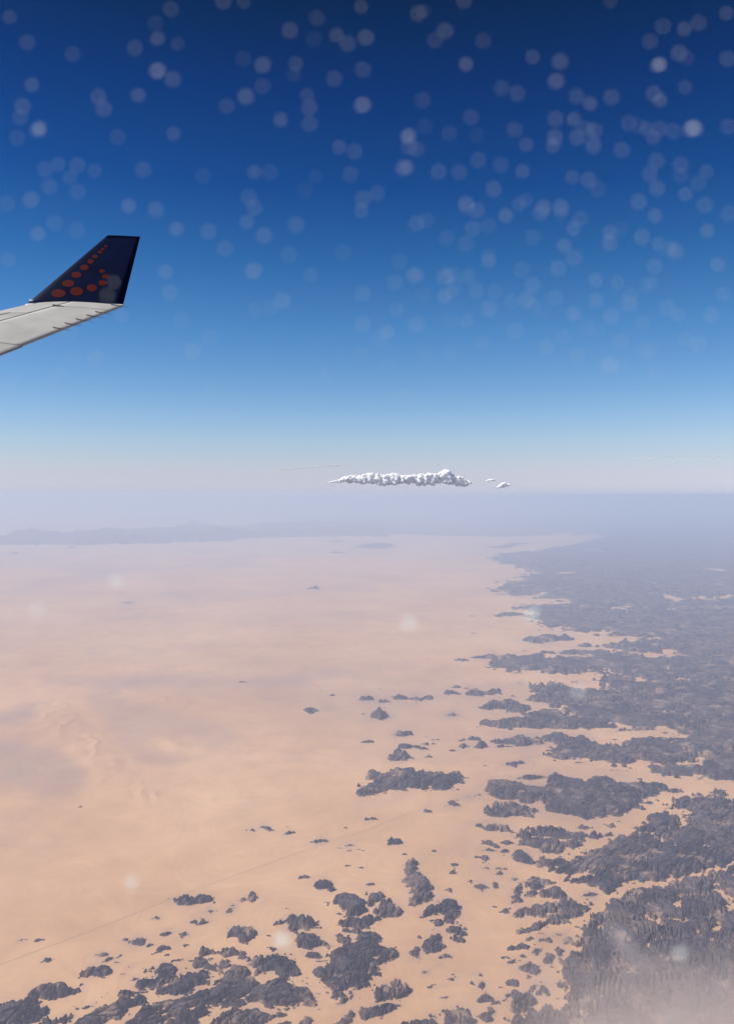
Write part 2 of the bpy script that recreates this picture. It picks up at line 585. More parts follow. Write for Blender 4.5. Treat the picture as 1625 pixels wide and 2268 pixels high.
rk('B', '20,985 60,945 120,935 150,955 180,935 235,995 160,1012 110,1062 80,1050 95,1020 30,1010', 'two horned outcrop alone on the sand left of the pinnacles|two horned outcrop')
rk('B', '280,1092 310,1080 345,1110 320,1127')
rk('B', '155,1210 175,1175 265,1160 280,1190 330,1165 395,1118 440,1165 430,1200 470,1225 490,1277 400,1287 330,1262 250,1267 215,1247', 'lumpy cluster of domes just beyond the leaf shaped slab|lumpy dome cluster', 190)
rk('B', '232,1152 260,1130 302,1142 290,1167'), rk('B', '98,1172 125,1155 147,1165 120,1180')
rk('B', '150,1420 175,1380 240,1340 310,1300 420,1290 500,1310 550,1360 575,1400 605,1430 595,1492 510,1507 430,1502 330,1502 240,1482 165,1470',
   'leaf shaped layered rock slab at the bottom with parallel cracks|leaf shaped slab', 170, ang=-0.12)
rk('B', '-60,1320 60,1225 130,1240 125,1275 180,1295 245,1335 200,1370 130,1410 110,1480 60,1502 -40,1512', 'rough slab touching the left side of the leaf shaped slab|rough left slab', 170, ang=0.5)
rk('B', '-60,1560 60,1500 170,1510 260,1510 370,1540 320,1582 250,1592 240,1660 -60,1700', 'rock slab in front of the leaf shaped slab at the bottom edge|front slab', 170, ang=0.4)
rk('B', '335,1620 400,1580 460,1585 440,1640 350,1680'), rk('B', '480,1622 545,1565 590,1580 570,1640 490,1680')
rk('B', '755,1497 800,1445 880,1400 850,1430 800,1482'), rk('B', '893,1457 915,1428 922,1445')
rk('B', '755,1640 790,1580 860,1515 890,1545 860,1592 800,1640 770,1700')
rk('B', '1035,1427 1065,1355 1090,1340 1130,1370 1160,1325 1180,1370 1220,1370 1227,1400 1190,1432 1130,1437 1060,1457', 'small upright outcrop with finger like spires, between sand flats at the bottom|finger spired outcrop', 170, ang=1.5)
rk('B', '935,1572 940,1530 985,1500 1050,1475 1110,1465 1160,1455 1130,1500 1060,1547 1000,1567 950,1587', 'hooked outcrop curving round a sand bay below the finger spires|hooked outcrop', 150)
rk('B', '1355,862 1440,800 1450,760 1495,745 1530,765 1600,800 1575,830 1580,880 1500,922 1450,932 1540,870 1480,865 1420,852', 'clawed outcrop with a knobbed top right of the chain of domes|clawed outcrop', 200)
rk('B', '1380,1092 1390,1040 1430,1000 1500,945 1560,925 1610,930 1610,980 1585,1042 1540,1020 1550,975 1500,1010 1450,1060 1510,1075 1490,1102 1410,1132', 'slanting cracked outcrop of parallel blades below the clawed outcrop|slanting blades', 180, ang=0.9)
rk('B', '1388,972 1440,955 1420,982'), rk('B', '1355,907 1375,897 1380,912'), rk('B', '1392,910 1410,900 1428,912 1410,922')
rk('B', '1260,1127 1300,1080 1330,1075 1342,1120 1320,1167 1275,1172 1270,1140')
rk('B', '1303,1032 1330,1005 1337,1037'), rk('B', '1460,1172 1500,1130 1557,1130 1530,1157 1490,1172')
rk('B', '1438,1217 1470,1185 1482,1212'), rk('B', '1343,1262 1395,1245 1370,1272'), rk('B', '1523,1312 1580,1285 1560,1327'), rk('B', '1530,1280 1598,1248 1560,1290')
rk('B', '1380,1368 1430,1338 1400,1372'), rk('B', '1470,1432 1518,1424 1500,1440'), rk('B', '1293,1205 1322,1195 1310,1210')
rk('B', '1215,1640 1300,1590 1400,1555 1450,1570 1485,1640 1350,1690', 'lumpy rock mass at the bottom edge, right of the hooked outcrop|bottom edge lumps', 170)
rk('B', '1485,1572 1540,1510 1600,1490 1660,1500 1680,1560 1600,1625 1500,1612')
rk('B', '140,282 175,265 218,282 190,297'), rk('B', '215,262 255,238 290,260 312,287 240,270'), rk('B', '320,293 340,285 352,297')
rk('B', '568,367 610,340 680,340 693,355 620,382')
rk('B', '1105,412 1115,360 1130,335 1150,340 1208,362 1180,387 1140,392', 'small broken pyramid of pale rock above the chain of domes|broken pyramid')
rk('B', '1308,157 1350,143 1397,158 1350,170')
rk('B', '940,212 1000,195 1048,212 1010,224')
rk('B', '818,402 840,375 882,392'), rk('B', '820,437 845,418 860,435'), rk('B', '760,412 790,404 800,420'), rk('B', '890,425 915,415 925,432'), rk('B', '930,437 950,420 965,430')
rk('B', '398,268 415,258 432,266'), rk('B', '405,312 430,285 472,297 450,322'), rk('B', '800,275 822,258 842,280')
rk('B', '818,537 832,527 848,537'), rk('B', '913,552 935,541 957,552'), rk('B', '1192,463 1220,452 1238,462'), rk('B', '1405,437 1420,428 1438,440')
rk('B', '1543,512 1580,512 1592,530 1570,540 1574,592 1543,592 1552,545')
rk('B', '1507,692 1530,672 1567,695 1552,732 1515,712', 'single rounded boulder like dome alone beyond the clawed outcrop|lone boulder dome')
rk('B', '80,772 155,745 165,710 200,705 232,735 190,757 175,787 150,770 100,782'), rk('B', '-5,855 40,790 72,797 30,850')
rk('B', '412,830 430,820 455,830 432,838'), rk('B', '275,1022 288,1013 300,1022'), rk('B', '620,1420 635,1405 645,1418')
# --- lower left (C)
rk('C', '1190,547 1230,510 1310,510 1380,500 1432,510 1370,542 1330,562 1230,562', 'long low whaleback outcrop farthest from the bottom left ridges|low whaleback')
rk('C', '1400,617 1432,580 1485,610 1450,632'), rk('C', '1300,692 1340,640 1400,632 1452,677 1390,707', 'squat flat topped outcrop below a small cone left of the slabs|squat flat topped outcrop')
rk('C', '1545,625 1580,598 1590,615 1560,630'), rk('C', '1588,578 1608,558 1630,572 1600,585')
rk('C', '1048,662 1080,640 1112,652 1080,670'), rk('C', '1108,777 1150,735 1237,745 1180,767 1130,785'), rk('C', '1228,767 1265,735 1307,755 1290,787 1250,795')
rk('C', '880,842 920,800 945,772 1007,805 980,842 910,859', 'outcrop with a knob on top, standing alone beyond the left ridges|knob topped outcrop')
rk('C', '842,817 865,800 888,808 860,822'), rk('C', '995,857 1030,835 1058,832 1020,862')
rk('C', '1058,892 1100,840 1140,832 1162,858 1120,887 1050,917'), rk('C', '1113,932 1150,898 1187,912 1150,927'), rk('C', '1245,848 1270,838 1297,848 1270,856')
rk('C', '1185,960 1210,940 1260,948 1240,965'), rk('C', '1275,962 1300,952 1322,962')
rk('C', '1415,872 1440,848 1475,855 1540,850 1640,870 1670,900 1640,922 1560,927 1500,907 1450,902', 'long knobbed outcrop just beyond the rounded oval slab|long knobbed outcrop')
rk('C', '273,972 310,925 352,932 325,957', 'small lone outcrop on open sand at the far left|small lone left outcrop')
rk('C', '120,822 150,800 182,800 150,820'), rk('C', '240,824 270,798 302,798 265,822')
rk('C', '568,1052 610,985 700,970 740,1000 762,1025 700,1057 620,1077', 'broken cracked outcrop between the left ridge and the striped slabs|broken cracked outcrop', 170)
rk('C', '718,962 740,930 775,930 745,967'), rk('C', '775,947 830,915 810,940'), rk('C', '785,975 840,955 820,972'), rk('C', '658,917 700,893 737,905 700,922'), rk('C', '878,1007 920,975 932,990'), rk('C', '700,1078 720,1068 740,1078'), rk('C', '830,1050 860,1030 885,1042 850,1058')
rk('C', '910,1132 950,1085 1040,1070 1070,1010 1130,970 1200,980 1222,1010 1180,1062 1110,1112 1050,1132 960,1157', 'two humped slab in the row beyond the bottom left corner|two humped slab', 170, ang=0.7)
rk('C', '938,1052 1000,990 1060,980 1062,1000 1000,1037'), rk('C', '903,1102 920,1065 952,1080')
rk('C', '1325,987 1340,930 1380,925 1490,945 1572,990 1540,1032 1500,1057 1430,1022 1370,1007', 'rounded oval slab with a smooth top beside a sand channel|rounded oval slab', 160, ang=-0.3)
rk('C', '1530,1062 1580,1010 1640,985 1690,1020 1660,1080 1580,1087')
rk('C', '1060,1202 1100,1150 1210,1100 1240,1040 1290,1010 1380,1025 1462,1080 1420,1122 1390,1142 1340,1152 1250,1182 1150,1192', 'shield shaped slab with striped face below the rounded oval slab|striped shield slab', 170, ang=-0.2)
rk('C', '-120,1250 0,1250 90,1215 190,1205 230,1160 340,1100 400,1115 470,1130 522,1135 470,1167 400,1202 330,1192 260,1172 230,1202 300,1202 250,1242 180,1252 250,1277 300,1297 250,1332 200,1372 130,1450 -120,1450', 'long rugged ridge running out of the bottom left corner|bottom left corner ridge', 240, ang=0.5)
rk('C', '298,1377 400,1320 480,1305 512,1330 450,1367 370,1387'), rk('C', '780,1202 830,1155 890,1155 917,1190 870,1212')
rk('C', '480,1430 520,1375 620,1330 700,1260 780,1215 900,1210 972,1190 930,1252 850,1312 780,1362 640,1420', 'long narrow slab slanting up from the bottom edge|long slanting slab', 170, ang=0.6)
rk('C', '840,1430 920,1310 1000,1270 1100,1210 1250,1200 1350,1150 1480,1120 1590,1100 1600,1150 1480,1222 1350,1262 1230,1322 1160,1362 1130,1430', 'broad striped slab between two sand channels at the bottom|broad striped slab', 180, ang=0.5)
rk('C', '1150,1430 1240,1332 1380,1252 1490,1215 1480,1252 1390,1302 1330,1362 1280,1430'), rk('C', '583,1277 650,1235 667,1250 610,1282'), rk('C', '490,1275 512,1262 522,1270'), rk('C', '678,1217 700,1195 712,1205'), rk('C', '722,1182 757,1160 745,1192'), rk('C', '508,1302 545,1275 540,1298'), rk('C', '910,1178 960,1155 1000,1165 940,1185')
# --- right, near (A)
rk('A', '110,232 150,195 270,160 330,180 420,175 500,190 530,150 540,108 640,130 740,165 860,115 917,150 900,195 960,165 1060,135 1180,165 1192,185 1110,247 1050,297 990,347 900,377 780,390 680,367 560,352 480,317 505,267 350,272 230,252',
   'broad rugged massif with a stepped face and a tapering left arm|stepped massif', 330, ang=0.05)
rk('A', '290,147 400,118 500,125 420,150 320,157')
rk('A', '140,347 200,297 290,280 380,297 452,347 350,362 260,377 180,362', 'oval hill isolated on sand below the tapering arm of the stepped massif|isolated oval hill', 260)
rk('A', '85,397 180,395 260,430 282,477 210,447 130,427')
rk('A', '300,452 400,425 500,415 640,445 735,470 715,507 620,492 520,502 640,532 720,547 640,562 540,557 560,587 500,602 440,572 380,552 320,542 370,512 430,492 330,477', 'ragged field of broken rock split by thin sand veins below the oval hill|ragged broken field', 190)
rk('A', '735,482 830,465 882,470 800,507 740,512'), rk('A', '718,442 830,420 907,400 870,432 740,452')
rk('A', '1050,300 1070,285 1085,300'), rk('A', '1085,295 1110,275 1130,295 1105,305'), rk('A', '1140,280 1160,265 1175,285'), rk('A', '1050,330 1075,315 1095,330 1070,345'), rk('A', '1190,220 1230,205 1290,195 1312,222 1225,237')
rk('A', '290,602 330,578 400,600 412,650 370,657 310,627'), rk('A', '420,642 480,602 502,642 460,682')
rk('A', '110,500 150,500 200,545 212,562 150,552 105,532'), rk('A', '223,527 260,515 297,530 260,542'), rk('A', '312,545 335,530 355,548'), rk('A', '115,577 150,565 200,575 165,585')
rk('A', '63,607 110,600 152,625 120,637'), rk('A', '120,650 140,640 158,660'), rk('A', '230,590 255,560 272,590'), rk('A', '230,618 245,600 260,625')
rk('A', '20,762 45,738 67,760 45,777'), rk('A', '68,792 100,750 130,770 147,800 110,827'), rk('A', '168,802 190,765 212,790 190,814')
rk('A', '190,690 215,670 235,695'), rk('A', '200,720 220,700 240,735'), rk('A', '240,690 265,680 272,705'), rk('A', '110,680 140,672 150,690')
rk('A', '285,752 310,728 332,745 310,767'), rk('A', '373,792 385,745 440,715 500,730 537,770 490,797 420,802', 'rounded dome with vertical grooves in the broken ground at right|grooved dome', 190)
rk('A', '288,822 350,755 372,770 340,832 347,882 300,897'), rk('A', '368,852 400,815 452,820 400,862')
rk('A', '420,862 480,820 530,785 570,800 632,840 600,872 530,862 450,872'), rk('A', '390,952 430,890 500,870 552,890 530,932 470,967 410,962')
rk('A', '548,922 580,880 650,845 720,840 752,880 680,902 600,932'), rk('A', '730,850 760,815 800,840 780,860')
rk('A', '288,972 320,935 392,900 390,932 350,982'), rk('A', '213,947 240,920 282,915 250,967'), rk('A', '172,915 185,905 195,920')
rk('A', '310,1092 350,1050 430,1020 480,1000 560,955 640,920 752,915 740,947 660,962 600,1002 540,1012 430,1057 370,1072', 'chain of rock running along the sand tongue, nearest the big dark highland|rock chain by the sand tongue', 170)
rk('A', '373,1112 395,1088 422,1105 390,1127'), rk('A', '438,1137 450,1100 522,1095 520,1122'), rk('A', '580,1117 650,1095 652,1130 600,1147'), rk('A', '545,1095 570,1080 605,1070 585,1095'), rk('A', '440,1082 465,1070 482,1082')
rk('A', '268,1172 310,1140 365,1125 372,1165 320,1192'), rk('A', '253,1257 300,1215 332,1225 290,1262'), rk('A', '233,1222 255,1205 270,1225'), rk('A', '335,1210 355,1195 375,1215 350,1230')
rk('A', '413,1192 430,1160 477,1160 430,1207'), rk('A', '478,1262 490,1190 542,1200 530,1262'), rk('A', '558,1202 570,1150 607,1180 580,1242')
rk('A', '348,1287 400,1245 450,1255 467,1290 420,1322 370,1302', 'rounded knob left of the big dark highland near the misted corner|rounded knob'), rk('A', '513,1277 530,1265 547,1285'), rk('A', '375,1345 385,1320 412,1340 390,1358')
rk('A', '228,1402 270,1345 330,1340 337,1380 280,1392'), rk('A', '243,1482 250,1430 287,1425 270,1470')
rk('A', '268,1512 300,1440 440,1365 492,1370 497,1410 440,1442 400,1492 310,1537', 'slanting block standing just in front of the misted corner|slanting block', 170)
rk('A', '83,1392 110,1355 147,1375 110,1412'), rk('A', '98,1492 130,1410 192,1460 140,1492'), rk('A', '98,1582 160,1500 202,1540 160,1602'), rk('A', '168,1502 210,1475 227,1500'), rk('A', '-30,1500 20,1520 80,1602 60,1640 -30,1640')
rk('A', '35,1385 45,1355 60,1385'), rk('A', '80,1330 100,1315 110,1335'), rk('A', '45,1315 70,1298 105,1305 75,1320'), rk('A', '102,1165 120,1155 138,1165')
rk('A', '1480,217 1510,200 1560,207 1640,262 1560,250'), rk('A', '1428,135 1500,120 1560,95 1700,110 1640,140 1560,165 1480,150')
rk('A', '260,1950 300,1580 420,1540 560,1530 612,1440 600,1290 640,1220 700,1195 695,1100 710,1030 790,980 850,910 960,830 1080,797 1200,772 1400,730 1640,665 2150,560 2150,1950',
   'large dark cracked highland filling the lower right, half misted over', 230, 'h', 1.45,
   holes=(('A', '1470,705 1500,715 1540,790 1600,850 1625,890 1680,930 1720,960 1640,960 1590,900 1530,830'), ('A', '1590,900 1610,920 1550,1000 1530,1090 1460,1180 1450,1170 1500,1090 1520,980'), ('A', '1255,885 1280,870 1310,915 1290,935 1265,915'), ('A', '1370,1090 1410,1085 1410,1110 1380,1115')))
rk('A', '500,652 560,622 640,602 760,592 860,562 960,502 1110,402 1230,322 1310,262 1420,232 1540,237 1640,245 2150,280 2150,560 1640,640 1400,712 1200,752 1080,772 960,787 860,817 790,800 730,780 640,790 620,760 740,745 820,717 770,690 700,720 600,712 530,692',
   'dark slanting highland between two sand tongues at right', 230, 'h', 0.7, holes=(('A', '1270,460 1300,440 1310,400 1350,340 1370,310 1360,340 1320,420 1300,455'), ('A', '1400,560 1480,520 1540,500 1480,540 1420,580')))
# --- right, farther (D)
rk('D', '225,217 300,190 470,180 560,160 760,125 900,80 1050,20 1250,-50 1500,-95 1700,-110 2150,-115 2150,520 1625,520 1040,515 900,512 780,517 720,492 640,472 555,464 610,445 700,430 560,427 480,432 360,442 290,417 300,380 370,350 470,337 500,302 420,282 370,267 280,252',
   'far blue rocky highland reaching to the right edge', 420, 'h', 0.0,
   holes=(('D', '600,345 660,337 730,345 660,350'), ('D', '1090,438 1180,412 1225,425 1150,440'), ('D', '1320,262 1360,248 1380,265'), ('D', '1200,242 1230,238 1230,248')))
rk('D', '355,512 380,495 540,500 640,500 720,517 920,527 1050,517 1625,532 2150,532 2150,702 1600,702 1300,697 1100,692 1000,657 880,652 780,652 700,652 620,642 540,632 580,602 510,612 470,592 450,562 500,542 400,517',
   'blue hazed highland with ragged sand bays along its near side', 330, 'h', 0.0)
rk('D', '178,572 230,540 330,545 382,540 380,562 300,572 220,574', 'small triple peaked islet of rock left of the hazed highland|triple peaked islet')
rk('D', '213,417 245,400 287,417'), rk('D', '250,452 275,444 302,449'), rk('D', '148,162 220,150 300,125 372,130 300,152 220,167')
rk('D', '363,712 420,690 500,690 520,676 580,690 605,676 652,702 580,712 570,727 470,732', 'spiky isolated ridge alone on the sand below the hazed highland|spiky isolated ridge', 330)
rk('D', '743,682 800,660 832,690'), rk('D', '880,692 900,660 1080,665 1152,690')
rk('D', '910,747 1050,710 1200,700 1370,712 1625,722 2150,722 2150,802 1400,792 1380,752 1300,777 1130,777 1040,767 960,757', 'narrow hazed ridge band behind the long dark arm', 330, 'h', 0.0)
rk('D', '658,747 720,738 860,740 902,757 800,757')
rk('D', '190,857 290,812 430,802 450,790 500,822 600,822 700,822 760,800 800,772 950,782 1040,792 1090,822 1300,802 1600,802 2150,802 2150,932 1700,932 1560,947 1400,947 1250,942 1100,942 1000,917 940,887 870,897 770,882 700,892 560,902 460,882 300,882',
   'long dark arm of hills pointing left into the sand', 380, 'h', 0.0)
rk('D', '540,790 600,770 660,758 760,770 800,790 720,800 640,792'), rk('D', '78,817 170,788 242,812 200,832'), rk('D', '258,802 310,788 352,802 290,822'), rk('D', '340,782 360,774 382,782'), rk('D', '430,792 490,768 542,787 480,797')
rk('D', '850,937 890,920 1060,960 1210,965 1250,945 1290,970 1350,1012 1420,970 1480,990 1625,962 2150,952 2150,1182 1600,1182 1360,1192 1260,1217 1150,1232 1000,1212 860,1192 760,1172 700,1152 600,1112 550,1082 600,1052 480,1022 460,985 570,970 700,992 800,1002 960,1022 1040,1032 980,1002 900,972',
   'broad dark highland with pinnacles along its skyline', 380, 'h', 0.1)
rk('D', '378,1057 460,1040 540,1070 562,1092 480,1092 420,1082'), rk('D', '270,1055 290,1045 312,1055')
rk('D', '118,1112 150,1070 240,1060 340,1075 360,1092 432,1100 400,1122 350,1162 280,1147 240,1127', 'blocky hill pointing left, between the track and the pinnacled highland|blocky left pointing hill', 330)
rk('D', '60,1217 110,1190 160,1202 240,1170 330,1192 400,1182 380,1140 500,1115 600,1140 640,1172 740,1172 820,1192 942,1232 850,1247 640,1250 400,1237 200,1237', 'long straight based ridge tapering to a point beside the track|straight based ridge', 360)
rk('D', '908,1262 960,1240 1152,1230 1050,1257'), rk('D', '160,1312 250,1288 330,1305 482,1332 400,1347 280,1342', None, 300)
rk('D', '330,1282 470,1275 560,1268 752,1297 700,1322 600,1332 480,1302', None, 300)
rk('D', '540,1372 600,1340 720,1310 830,1337 1020,1352 1100,1367 1250,1372 1450,1382 1625,1402 2150,1422 2150,1502 1625,1502 1500,1507 1380,1507 1290,1522 1200,1507 1110,1492 1180,1462 1000,1452 900,1422 830,1412 740,1397 660,1387 560,1397',
   'dark ridge of close set knobs crossing to the right edge', 300, 'h', 0.2)
rk('D', '1020,1342 1060,1305 1230,1300 1330,1300 1450,1290 1625,1312 2150,1332 2150,1382 1625,1375 1400,1370 1200,1365', 'low rugged ridge behind the close set knobs', 280, 'h', 0.2)
rk('D', '1290,1247 1400,1202 1625,1192 2150,1192 2150,1285 1625,1285 1450,1285 1350,1272', 'rough hill at the right edge in front of the pinnacled highland', 300, 'h', 0.2)
rk('D', '1080,545 1300,527 2150,512 2150,957 1560,957 1400,957 1310,930 1390,800 1230,690 1130,640', 'hazy mass of broken highland between the far blue hills and the pinnacled highland', 380, 'h', 0.1)
rk('D', '1270,962 1625,950 2150,947 2150,1302 1625,1292 1450,1282 1320,1180', 'rough highland along the right edge, behind the close set knobs', 380, 'h', 0.2)
rk('D', '1440,1290 1625,1294 2150,1302 2150,1400 1625,1385 1480,1360', 'low highland shelf at the right edge above the close set knobs', 300, 'h', 0.2)
rk('D', '1163,1277 1210,1266 1252,1275'), rk('D', '885,1312 905,1304 922,1312'), rk('D', '655,1447 700,1440 740,1452'), rk('D', '885,1497 930,1488 985,1500'), rk('D', '320,975 340,968 362,975'), rk('D', '640,968 670,964 690,972')
rk('D', '1355,962 1375,952 1400,965'), rk('D', '40,572 55,564 65,573'), rk('D', '150,632 165,626 180,634'), rk('D', '55,674 70,667 82,676'), rk('D', '435,622 450,614 465,624'), rk('D', '395,606 410,600 425,607'), rk('D', '445,656 458,650 470,658')
# --- far left (F, G)
rk('F', '1345,500 1380,480 1412,502 1380,508', 'tiny hazy cone far out on the left sand plain|tiny hazy cone', 500)
rk('F', '545,564 565,556 585,565', None, 200), rk('F', '1418,348 1460,336 1502,348', None, 500), rk('F', '1545,325 1590,305 1700,300 1700,326', None, 600), rk('F', '1430,296 1470,288 1515,298', None, 500)
rk('F', '40,352 70,340 100,350', None, 500), rk('F', '295,322 315,315 335,324', None, 400)
rk('G', '362,872 395,858 417,874', None, 90), rk('G', '1160,272 1180,265 1195,273', None, 150)
rk('F', '-150,305 0,303 90,277 155,248 225,270 330,262 500,252 680,242 800,232 830,213 900,213 930,230 980,225 1080,237 1150,217 1300,207 1500,200 1650,196 1650,262 1300,264 1100,270 800,292 700,300 400,308 150,306',
   'far pale blue mountain range on the left below the horizon haze', 2300, 'h', 0.0)
rk('V', '560,1164 700,1136 900,1118 1200,1108 1800,1100 1800,1192 1300,1182 1100,1187 900,1182 700,1180', 'far pale blue lowland of rock stretching under the cloud bank to the right', 600, 'h', 0.0)
rk('V', '18,1200 60,1182 82,1173 105,1183 150,1198 90,1203', 'pale blue pointed mountain at the far left edge of the range', 2400, 'h', 0.0, peak=1)
rk('V', '330,1196 395,1172 430,1158 470,1164 560,1182 590,1192 450,1199', 'highest pale blue mountain of the far range on the left', 2500, 'h', 0.0, peak=1)
rk('F', '560,202 640,192 740,182 800,192 760,203 640,206', 'faint blue hill line beyond the far mountain range', 900, 'h', 0.0)
rk('F', '880,160 1000,140 1300,112 1650,92 2700,80 2700,160 2000,165 1650,190 1300,185 1000,180', 'farthest pale blue highland under the cloud bank', 800, 'h', 0.0)


build_ground()


def build_rock(k, R):
    P = R['P'].copy()
    ymin, ymax = P[:, 1].min(), P[:, 1].max()
    wpx = P[:, 0].max() - P[:, 0].min()
    g = to_ground(np.array([[P[:, 0].mean(), (ymin + ymax) / 2]]))[0]
    r0 = math.hypot(*g)
    slant = math.hypot(r0, ALT)
    dep = math.atan2(ALT, r0)
    mpp = slant / F0                                     # metres in one picture point across the sight line
    size = min(wpx, (ymax - ymin) / max(math.sin(dep), .2) * 1.3) * mpp
    H = R['H'] or float(np.clip(0.30 * size, 40, 300))
    hpx = H * 0.8 * math.cos(dep) / mpp
    kk = max(0.42, 1 - hpx / max(ymax - ymin, 1))
    f = (ymax - P[:, 1])
    keep = np.where(ymax - ymin < 70, ymax - f * kk, P[:, 1] + np.minimum(f * (1 - kk), hpx * 0.8))
    G = to_ground(np.stack([P[:, 0], keep], 1))
    az = np.arctan2(G[:, 0], G[:, 1])
    rr = np.hypot(G[:, 0], G[:, 1])
    S = slant * 0.013
    pad = S * 0.9
    dth = 1.25 / F0
    fr = float(np.clip(0.33 / math.sin(dep), 0.85, 3.2))
    a0, a1 = az.min() - pad / rr.min(), az.max() + pad / rr.min()
    a0, a1 = max(a0, -math.radians(30)), min(a1, math.radians(30))
    q0, q1 = math.log(max(rr.min() - pad * 1.2, 8000)), math.log(rr.max() + pad * 1.2)
    nr = max(8, int((q1 - q0) / (dth * fr)) + 1)
    if nr > 700: nr = 700
    na = max(8, int((a1 - a0) / dth) + 1)
    q = np.exp(np.linspace(q0, q1, nr))
    RR, AA = np.meshgrid(q, np.linspace(a0, a1, na), indexing='ij')
    X, Y = RR * np.sin(AA), RR * np.cos(AA)
    sd = sdist(G, X, Y)
    for c, h in R['holes']:
        hp = pts(c, h)
        hp[:, 1] += min(hpx * 0.5, 6)
        sd = np.minimum(sd, -sdist(to_ground(hp), X, Y))
    small = min(1.0, size / (3.0 * S))
    Sx = S * (0.45 + 0.55 * small)
    ang = R['ang'] if R['ang'] is not None else 0.9 + 0.9 * math.sin(k * 2.4)
    ca, sa = math.cos(ang), math.sin(ang)
    al, ac = X * ca + Y * sa, -X * sa + Y * ca           # along and across the joints
    e = sd + Sx * (0.50 * noise(X / (1.9 * Sx), Y / (1.9 * Sx), k) + 0.36 * noise(X / (0.75 * Sx), Y / (0.75 * Sx), k + 7) + 0.22 * noise(X / (0.3 * Sx), Y / (0.3 * Sx), k + 9)) * (0.55 + 0.45 * small)
    w1 = worley(X / (1.5 * Sx), Y / (1.5 * Sx), k)
    w2 = worley(al / (1.5 * Sx), ac / (0.75 * Sx), k + 3)
    b1 = np.clip(1 - w1 * w1 * 1.1, 0, 1)
    b2 = np.clip(1 - w2 * w2 * 1.3, 0, 1)
    cr = np.abs(noise(al / (2.2 * Sx), ac / (0.62 * Sx) + 0.8 * noise(X / (2 * Sx), Y / (2 * Sx), k + 5), k + 11))
    cr2 = np.abs(noise(al / (0.9 * Sx), ac / (2.2 * Sx), k + 13))
    cr3 = np.abs(noise(al / (1.6 * Sx), ac / (0.26 * Sx) + 0.6 * noise(X / Sx, Y / Sx, k + 6), k + 12))
    crack = (np.exp(-(cr / 0.10) ** 2) * 0.8 + np.exp(-(cr2 / 0.06) ** 2) * 0.5 + 0.55 * np.exp(-(cr3 / 0.10) ** 2)) * smooth(-.5, .4, noise(X / (2.6 * Sx), Y / (2.6 * Sx), k + 37))
    e = e + Sx * (0.55 - w1) * (0.75 if small > .6 else 0.35)
    # loose knobs standing off the edge
    w3 = worley(X / (0.85 * Sx), Y / (0.85 * Sx), k + 41)
    kn = 0.9 * Sx * (0.40 - w3) + 0.42 * np.minimum(e, 0) + 0.12 * Sx * noise(X / (0.3 * Sx), Y / (0.3 * Sx), k + 43)
    e = np.maximum(e, kn * (1.0 if R['kind'] == 'h' else 0.6) - (0 if R['kind'] == 'h' else 0.1 * Sx))
    if R['kind'] == 'h' and dep < 0.3:
        e = e + 0.35 * Sx
    # bays of sand lying in the body of the larger masses
    if R['kind'] == 'h':
        bay = fbm(X / ((5.5 if dep > .3 else 3.0) * Sx), Y / ((5.5 if dep > .3 else 5.0) * Sx), k + 47, 5, 0.62)
        e = np.minimum(e, Sx * (1.25 - (1.9 if dep > 0.3 else 2.0) * smooth(0.25, 0.95, bay)) + 0.12 * e)
    if dep > 0.3 and size > 2.5 * S:
        e = e + 0.05 * Sx
    t = np.clip(e / (0.75 * Sx), 0, 1)
    prof = 1 - (1 - t) ** 2.2
    broad = 0.75 + 0.5 * fbm(X / (4.5 * Sx), Y / (4.5 * Sx), k + 17, 3)
    h = H * prof * ((0.76 + 0.14 * b1 + 0.12 * b2) if dep > 0.3 and size > 5 * S else (0.62 + 0.22 * b1 + 0.16 * b2) if dep > 0.3 else (0.40 + 0.38 * b1 + 0.24 * b2)) * broad
    if R['peak']:
        ctr = np.array([G[:, 0].mean(), G[:, 1].mean()])
        rad = 0.5 * (G[:, 0].max() - G[:, 0].min())
        dd = np.hypot(X - ctr[0], (Y - ctr[1]) * (rad / max(0.5 * (G[:, 1].max() - G[:, 1].min()), 1)))
        dd = dd * (1 + 0.30 * np.cos(3 * np.arctan2(Y - ctr[1], X - ctr[0]) + 1.0) + 0.10 * np.cos(7 * np.arctan2(Y - ctr[1], X - ctr[0])))
        h = H * np.clip(1 - (dd / rad) * 1.05 + 0.10 * noise(X / (.5 * Sx), Y / (.5 * Sx), k) * (dd / rad), 0, 1) ** 1.25 * np.where(e > -Sx, 1, 0)
    spire = smooth(0.55, 0.9, noise(X / (0.8 * Sx), Y / (0.8 * Sx), k + 23)) * prof
    h = h + H * 0.40 * spire * (0.2 if dep > 0.3 else 0.6)
    h = h - H * ((0.62 if dep > 0.3 and size > 5 * S else 0.5) * crack) * prof
    h = h + H * 0.06 * fbm(X / (0.35 * Sx), Y / (0.35 * Sx), k + 29, 2) * prof
    low = 0.16 if R['kind'] == 'h' else 0.09
    h = np.where(e > 0, h - H * low * (1 - 0.6 * t) * (0.6 + 0.9 * np.clip(crack, 0, 1)), np.maximum(e * 0.4, -H * 0.35) - 6)
    zg = ground_relief(X, Y)[0] * (1 - smooth(150e3, 260e3, RR))
    if dep > 0.3 and size > 3 * S:
        jn = np.abs(noise(al / (4.5 * Sx), ac / (0.85 * Sx) + 0.9 * noise(X / (3 * Sx), Y / (3 * Sx), k + 8), k + 19))
        gap = np.exp(-(jn / 0.055) ** 2) * smooth(-0.25, 0.35, noise(X / (3.2 * Sx), Y / (3.2 * Sx), k + 33))
        h = h - H * 1.25 * gap
    Z = GZ + zg + h
    ok = h > 0
    cell = ok[:-1, :-1] | ok[1:, :-1] | ok[:-1, 1:] | ok[1:, 1:]
    if cell.sum() < 3:
        return None
